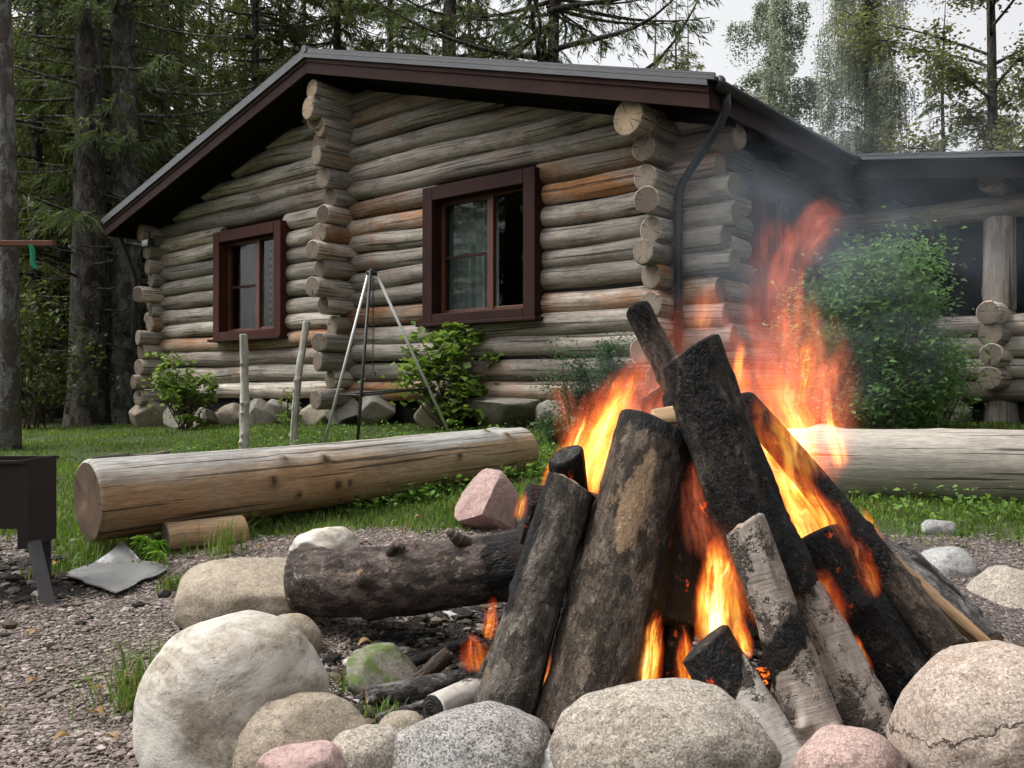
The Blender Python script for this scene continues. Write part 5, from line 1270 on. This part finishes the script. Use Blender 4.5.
o = scatter_rocks('glowing_coals', np.stack([X, Y, gz(X, Y) + .05 * (1 - sstep(.0, .55, np.hypot(X - .62, Y - 2.85))) + sz * .5], -1), sz, M['coals'], 6, .7); tag(o, 'glowing orange coals heaped at the foot of the burning logs', 'coals', kind='stuff')
# the bent log
p0, p1 = at(292, 588, 3.40), at(545, 568, 3.15); g = Geo(); ax = p1 - p0
def chb(T, TH, lc, V): return .04 + .95 * sstep(.68, .95, T) + .5 * sstep(.55, .8, T) * sstep(.45, .2, V[:, 2] / .3)
log(g, p0, p1, .128, .118, n=60, m=130, seed=633, wob=.05, rough=.16, fine=.07, bend=(0, 0, -.028), ch=.02, tilt=(-.2, .2), char=chb, rnd=.4, knots=7, kn=.16, jag=.01)
o = g.build('bent_log', [M['bark_red'], M['char_cut']], loc=(p0[0], p0[1], p0[2] - .13)); tag(o, 'thick lichen-flecked log with a broken branch stub lying at the left of the fire', 'log', 'logs of the bonfire')
O = np.array(o.location); g = Geo()
A = np.array([at(482, 556, 3.2), at(468, 546, 3.16), at(456, 538, 3.15), at(447, 530, 3.13)]); tube(g, A - O, [.042, .030, .022, .010], 12, lc=np.repeat(A, 12, 0), char=.3)
g.build('branch_stub', [M['bark_red']], o)
g = Geo(); A = np.array([at(398, 560, 3.24), at(392, 551, 3.22), at(396, 544, 3.2), at(404, 548, 3.16)]); tube(g, A - O, [.03, .024, .016, .008], 10, lc=np.repeat(A, 10, 0), char=.35)
g.build('branch_stub', [M['bark_red']], o)

# ------------------------------------------------------------------ small plants and leaves on the ground
def palmate(g, c, size, seed, mat=0):
    q = np.random.default_rng(seed); m = 7; pts = [(0, 0)]
    for k in range(m):
        a = math.radians(-125 + 250 * k / (m - 1)); L = size * (1 - .28 * abs(k - 3) / 3)
        for da, fr in ((-.17, .55), (-.10, .72), (0, 1.0), (.10, .72), (.17, .55)): pts.append((L * fr * math.sin(a + da), L * fr * math.cos(a + da)))
        if k < m - 1: pts.append((size * .30 * math.sin(a + math.radians(20)), size * .30 * math.cos(a + math.radians(20))))
    p = np.array(pts); rr = np.hypot(p[:, 0], p[:, 1]); z = -.9 * rr ** 2 / size + .006 * np.sin(np.arange(len(p)) * 2.1)
    v = np.stack([p[:, 0], p[:, 1], z], -1); a, t = q.uniform(-.6, .6), q.uniform(.55, .95)
    v = v @ np.array([[1, 0, 0], [0, math.cos(t), -math.sin(t)], [0, math.sin(t), math.cos(t)]])
    v = v @ np.array([[math.cos(a), -math.sin(a), 0], [math.sin(a), math.cos(a), 0], [0, 0, 1]]).T
    n = len(p); g.add(v + c, np.stack([np.zeros(n - 2, int), np.arange(1, n - 1), np.arange(2, n)], -1), mat)
pl = empty('leafy_plant', at(160, 560, 4.35)); tag(pl, 'bright green plant with toothed palmate leaves between the metal sheet and the short log', 'plant'); O = np.array(pl.location)
lg, sg = Geo(), Geo()
for k, (px, py, Y, s) in enumerate([(145, 536, 4.36, .085), (158, 541, 4.30, .07), (161, 551, 4.20, .075), (152, 548, 4.28, .06), (140, 543, 4.42, .06)]):
    c = at(px, py, Y); palmate(lg, c - O, s, 700 + k); tube(sg, [np.array([0, 0, -.04]), (c - O) * .6 + [0, 0, .02], c - O], .003, 5)
lg.build('foliage', [M['lf_maple']], pl); sg.build('stem', [M['lf_weed']], pl)
def tuft(label, px, py, Y, n, h, spread, seed, lean=.7):
    x = (px - 512) / F * Y; q = np.random.default_rng(seed); P = np.stack([x + q.normal(0, spread, n), Y + q.normal(0, spread, n), np.zeros(n)], -1); P[:, 2] = gz(P[:, 0], P[:, 1]) - .005
    V, Fs = blades(P, q.uniform(.4, 1.1, n) * h, q.uniform(.0025, .006, n), seed, lean); g = Geo(); g.add(V, Fs)
    tag(g.build('grass_tuft', [M['grass']], loc=(x, Y, g1(x, Y))), label, 'grass tuft', 'grass tufts on the gravel')
tuft('tall grass tuft growing against the left side of the large pale boulder', 150, 690, 2.72, 420, .23, .06, 801, 1.1)
tuft('grass tuft before the short log under the bench', 222, 556, 4.5, 110, .22, .07, 802)
tuft('thin grass at the right edge of the metal sheet', 172, 600, 3.95, 130, .09, .03, 803)
tuft('grass tuft behind the tan boulder at the edge of the gravel', 205, 590, 3.95, 80, .12, .04, 804)
tuft('short grass growing in front of the cream stone', 330, 556, 4.9, 110, .12, .05, 805)
tuft('grass tuft below the left end of the long bench', 105, 545, 4.55, 180, .16, .07, 806)
tuft('grass at the foot of the reddish faceted stone', 465, 545, 5.1, 80, .10, .045, 807)
tuft('few blades of grass inside the pit by the thin stick', 385, 708, 2.6, 90, .08, .035, 808)
tuft('few blades of grass left of the mossy stone', 348, 690, 2.85, 70, .07, .03, 809)
LV = [(93, 697, 'orange-brown leaf on the gravel left of the grass tuft'), (91, 719, 'red-brown leaf on the gravel below the orange one'), (109, 744, 'pale brown leaf low on the gravel beside the large boulder'), (38, 686, 'rusty leaf far left on the gravel'), (5, 717, 'leaf at the left edge of the gravel'),
      (59, 567, 'orange leaf on the grass beside the brazier leg'), (358, 655, 'yellow-orange leaf in the pit before the mossy stone'), (414, 521, 'yellow leaf among the weeds behind the bent log'), (72, 743, 'curled tan leaf at the lower left of the gravel'), (136, 687, 'brown leaf caught in the grass by the large boulder'), (262, 551, 'reddish leaf on the gravel by the short log'), (30, 640, 'dull leaf on the gravel below the ash')]
for k, (px, py, lab) in enumerate(LV):
    Y = 3.0
    for _ in range(12):
        x = (px - 512) / F * Y; Y = (EYE - g1(x, Y)) * F / (py - 387)
    x = (px - 512) / F * Y; q = np.random.default_rng(900 + k); n_ = 9; s = np.linspace(0, 1, n_); L = q.uniform(.035, .055); wv = L * .32 * np.sin(np.pi * s ** .8) + .0005
    cz = .010 * np.sin(s * 3.1) + .006
    V = np.concatenate([np.stack([s * L, wv * sg, cz + .01 * (sg != 0) * np.sin(s * 3.1)], -1) for sg in (-1, 0, 1)]); a = q.uniform(0, 6.28)
    V = V @ np.array([[math.cos(a), -math.sin(a), 0], [math.sin(a), math.cos(a), 0], [0, 0, 1]]).T; q_ = np.arange(n_ - 1)
    f = np.concatenate([np.stack([b * n_ + q_, (b + 1) * n_ + q_, (b + 1) * n_ + q_ + 1, b * n_ + q_ + 1][::-1], -1) for b in (0, 1)])
    V = V + [x, Y, g1(x, Y) + (.012 if k != 6 else .03)]
    g = Geo(); g.add(V, f); tag(g.build('fallen_leaf', [M['fallen']], loc=(x, Y, g1(x, Y))), lab, 'leaf', 'fallen leaves round the fire pit')
# ------------------------------------------------------------------ flames: glowing gas inside flame-shaped hulls
def prof(z): return 2.25 * (z + .02) ** .45 * np.maximum(1 - z, 0) ** .8
def m_flame(name, stops, detail=3.5, lick=.42, power=1.3, soft=.35):
    N = NT(name); P = N.coord('Object'); oi = N.n('ObjectInfo')
    s = N.n('SeparateColor', i0=oi.outputs['Color']); strength, hot, seed = s.outputs[0], s.outputs[1], s.outputs[2]
    off = N.n('CombineXYZ', X=N.math('MULTIPLY', seed, 37.0), Y=N.math('MULTIPLY', seed, 91.0), Z=N.math('MULTIPLY', seed, 53.0)).outputs[0]
    Q = N.n('VectorMath', dict(operation='ADD'), i0=P, i1=off).outputs[0]
    nz = N.noise(N.map(Q, (1.0, 1.0, 2.6)), 1.0, 3, .55, 0, 'Color')
    z = N.n('SeparateXYZ', i0=P).outputs[2]
    dv = N.n('VectorMath', dict(operation='SUBTRACT'), i0=nz, i1=(.5, .5, .5)).outputs[0]
    dv = N.n('VectorMath', dict(operation='SCALE'), i0=dv, Scale=N.mrange(z, 0, 1, .25, 1.5)).outputs[0]
    P2 = N.n('VectorMath', dict(operation='ADD'), i0=P, i1=dv).outputs[0]
    r = N.n('VectorMath', dict(operation='LENGTH'), i0=N.map(P2, (1, 1, 0))).outputs['Value']
    zc = N.mrange(z, 0, 1, 0, 1)
    wv = N.math('MULTIPLY', N.math('POWER', N.math('ADD', zc, .03), .45), N.math('POWER', N.math('SUBTRACT', 1.0, zc), .8))
    wv = N.math('MULTIPLY', wv, 2.25)
    d = N.math('SUBTRACT', 1.0, N.math('DIVIDE', r, N.math('MAXIMUM', wv, .02)), True)
    st = N.noise(N.map(N.n('VectorMath', dict(operation='ADD'), i0=P2, i1=off).outputs[0], (3.0, 3.0, 1.25)), 1.0, detail, .6, .8)
    st = N.mrange(st, lick, lick + soft, 0, 1, True)
    dens = N.math('MULTIPLY', N.math('POWER', d, power), st)
    dens = N.math('MULTIPLY', dens, N.mrange(z, .0, .10, .25, 1))
    dens = N.math('MULTIPLY', dens, N.mrange(z, 1.0, .72, 0, 1))
    heat = N.math('MULTIPLY', dens, N.mrange(z, 0, 1, 1.35, .55))
    heat = N.math('MULTIPLY', heat, N.math('MULTIPLY', hot, 2.0))
    col = N.ramp(heat, stops)
    em = N.n('Emission', Color=col, Strength=N.math('MULTIPLY', N.math('MULTIPLY', dens, strength), 100.0))
    N.t.links.new(em.outputs[0], N.out.inputs['Volume'])
    try: N.m.cycles.volume_step_rate = .6
    except Exception: pass
    return N.m
M['flame'] = m_flame('flame_gas', [(0, (1.0, .09, .03)), (.15, (1.0, .15, .02)), (.34, (1.0, .34, .03)), (.58, (1.0, .58, .08)), (.9, (1.0, .78, .28))], 3.6, .42, 1.1, .26)
M['flame_thin'] = m_flame('thin_red_flame_gas', [(0, (1.0, .20, .10)), (.4, (1.0, .22, .09)), (1.0, (1.0, .34, .10))], 2.2, .42, 1.2, .30)
fire = empty('bonfire_flames', (.62, 2.9, g1(.62, 2.9))); tag(fire, 'orange and yellow flames licking up through the stacked logs', 'fire'); FO = np.array(fire.location)
_fs = 0
def flame(base, top, wpx, strength, hot, mat='flame', sq=.8):
    """One tongue from base to top (px, py, depth); strength is the brightness seen through its middle."""
    global _fs; _fs += 1
    p0, p1 = at(*base), at(*top); L = np.linalg.norm(p1 - p0); Y = base[2]; rx = wpx / 2 / F * Y
    n, m = 20, 22; z = np.linspace(0, 1, m); th = np.arange(n) * 2 * np.pi / n; q = np.random.default_rng(_fs)
    rr = 1.22 * (2.25 * (z + .015) ** .45 * np.maximum(1 - z, 0) ** .8) + .01; rr[0] = .12
    V = np.stack([np.outer(rr, np.cos(th)), np.outer(rr, np.sin(th)), np.repeat(z[:, None], n, 1)], -1).reshape(-1, 3)
    k = 1 + .10 * vn(V * [1.2, 1.2, 4] + q.uniform(-9, 9, 3), _fs); V[:, 0] *= k; V[:, 1] *= k
    i = np.arange(m - 1)[:, None] * n; j = np.arange(n)[None, :]; jn = (j + 1) % n
    g = Geo(); g.add(V, [np.stack([i + j, i + jn, i + n + jn, i + n + j], -1).reshape(-1, 4), np.arange(n)[::-1][None, :], (np.arange(n) + (m - 1) * n)[None, :]])
    o = g.build('flame', [M[mat]], fire)
    x, y, d = frame_of(p1 - p0); Rm = Matrix([[x[r], y[r], d[r]] for r in range(3)]).to_4x4()
    o.matrix_local = Matrix.Translation(Vector(p0 - FO)) @ Rm @ Matrix.Diagonal((rx, rx * sq, L, 1))
    o.color = (strength / (rx * 2 * sq) / 100.0 * 2.0, hot / 2.0, q.random(), 1)
    return o
# left side
flame((565, 505, 2.98), (648, 350, 3.1), 92, 1.9, .8)
flame((582, 490, 2.90), (634, 368, 2.93), 46, 3.4, 1.7)
flame((600, 530, 2.92), (616, 405, 2.95), 56, 2.6, 1.1)
flame((548, 492, 2.98), (572, 440, 3.0), 36, 2.6, 1.1)
flame((636, 465, 3.05), (668, 325, 3.2), 104, 1.1, .6, 'flame_thin')
flame((590, 640, 2.75), (612, 470, 2.9), 40, 2.2, 1.0)
flame((574, 450, 3.1), (556, 372, 3.15), 40, .6, .6, 'flame_thin')
# right side
flame((790, 525, 2.92), (758, 330, 3.05), 110, 1.4, .75)
flame((800, 500, 2.80), (776, 355, 2.85), 78, 3.0, 1.7)
flame((850, 535, 2.76), (750, 405, 2.86), 48, 3.2, 1.6)
flame((815, 490, 2.95), (800, 270, 3.2), 110, 1.0, .8, 'flame_thin')
flame((780, 440, 3.05), (792, 215, 3.4), 90, .75, .7, 'flame_thin')
flame((812, 480, 3.0), (842, 335, 3.2), 84, .95, .8, 'flame_thin')
flame((760, 410, 3.1), (735, 275, 3.2), 116, .55, .6, 'flame_thin')
flame((798, 262, 3.3), (834, 192, 3.45), 64, .6, .7, 'flame_thin')
flame((770, 300, 3.3), (778, 205, 3.45), 60, .45, .6, 'flame_thin')
flame((700, 400, 3.15), (690, 285, 3.25), 120, .30, .6, 'flame_thin')
flame((820, 565, 2.72), (766, 445, 2.82), 70, 2.8, 1.2)
for (b_, t_, w_, st_, h_) in (((620, 470, 2.95), (655, 405, 3.0), 26, 2.6, 1.4), ((566, 470, 2.95), (590, 405, 3.0), 22, 2.4, 1.2), ((735, 420, 3.0), (745, 330, 3.05), 30, 1.6, .9), ((842, 470, 2.86), (826, 398, 2.9), 26, 2.2, 1.2),
        ((800, 405, 3.0), (812, 330, 3.05), 26, 1.3, .9), ((762, 470, 2.9), (770, 400, 2.95), 30, 2.6, 1.5), ((880, 560, 2.7), (862, 505, 2.78), 22, 1.8, 1.0), ((668, 560, 2.6), (676, 500, 2.65), 16, 1.4, .8),
        ((630, 640, 2.5), (640, 590, 2.56), 14, 2.0, 1.0), ((600, 560, 2.72), (612, 505, 2.8), 18, 1.8, 1.0), ((518, 520, 2.8), (526, 488, 2.82), 16, 1.2, .8), ((700, 330, 2.9), (712, 280, 3.0), 40, .5, .6)):
    flame(b_, t_, w_, st_, h_)
# the heart
flame((716, 655, 2.46), (722, 530, 2.55), 58, 4.4, 1.8)
flame((704, 560, 2.52), (690, 455, 2.66), 46, .45, .6, 'flame_thin')
flame((735, 600, 2.40), (700, 500, 2.5), 50, .5, .6, 'flame_thin')
flame((642, 700, 2.42), (656, 600, 2.50), 34, 4.2, 1.7)
flame((690, 700, 2.46), (682, 620, 2.52), 26, 1.7, .8)
flame((798, 652, 2.44), (792, 575, 2.52), 40, 3.6, 1.9)
flame((775, 630, 2.46), (730, 510, 2.50), 48, 1.2, .8)
flame((830, 640, 2.44), (812, 560, 2.52), 54, .9, .7)
flame((868, 685, 2.40), (850, 630, 2.5), 22, 2.8, 1.3)
flame((745, 660, 2.3), (738, 615, 2.36), 24, 1.8, 1.0)
flame((872, 600, 2.55), (850, 530, 2.62), 34, 1.0, .7)
flame((845, 560, 2.6), (800, 470, 2.72), 44, 1.6, .9)
flame((478, 672, 2.72), (470, 630, 2.78), 34, 1.3, .7)
flame((488, 640, 2.7), (494, 594, 2.72), 18, 1.7, .9)
flame((540, 690, 2.5), (546, 640, 2.58), 22, 1.8, 1.0)

# ------------------------------------------------------------------ smoke drifting from the fire towards the porch
def m_smoke():
    N = NT('wood_smoke'); P = N.coord('Object')
    r = N.n('VectorMath', dict(operation='LENGTH'), i0=P).outputs['Value']
    n1 = N.noise(N.map(P, (1.6, 1.6, 2.2)), 1, 4, .6, .7); dn = N.mrange(n1, .40, .70, 0, 1, True)
    dn = N.math('MULTIPLY', dn, N.mrange(r, 1.0, .25, 0, 1, True))
    v = N.n('VolumePrincipled', Color=(.74, .86, 1.0), Density=N.math('MULTIPLY', dn, SMOKE), Anisotropy=.0)
    N.t.links.new(v.outputs[0], N.out.inputs['Volume'])
    return N.m
SMOKE = .20
M['smoke'] = m_smoke()
v_, f_ = ico(4); g = Geo(); g.add(v_, f_)
for c, rr, tilt, lab in ((at(835, 235, 4.6), (1.15, 1.5, 1.0), .55, 'thin bluish smoke drifting from the fire towards the porch'), (at(720, 400, 3.3), (.75, .7, .55), .2, 'faint smoke hanging over the top of the burning logs')):
    o = g.build('smoke', [M['smoke']]); o.location = tuple(c); o.rotation_euler = (0, tilt, 0); o.scale = rr; tag(o, lab, 'smoke', kind='stuff')
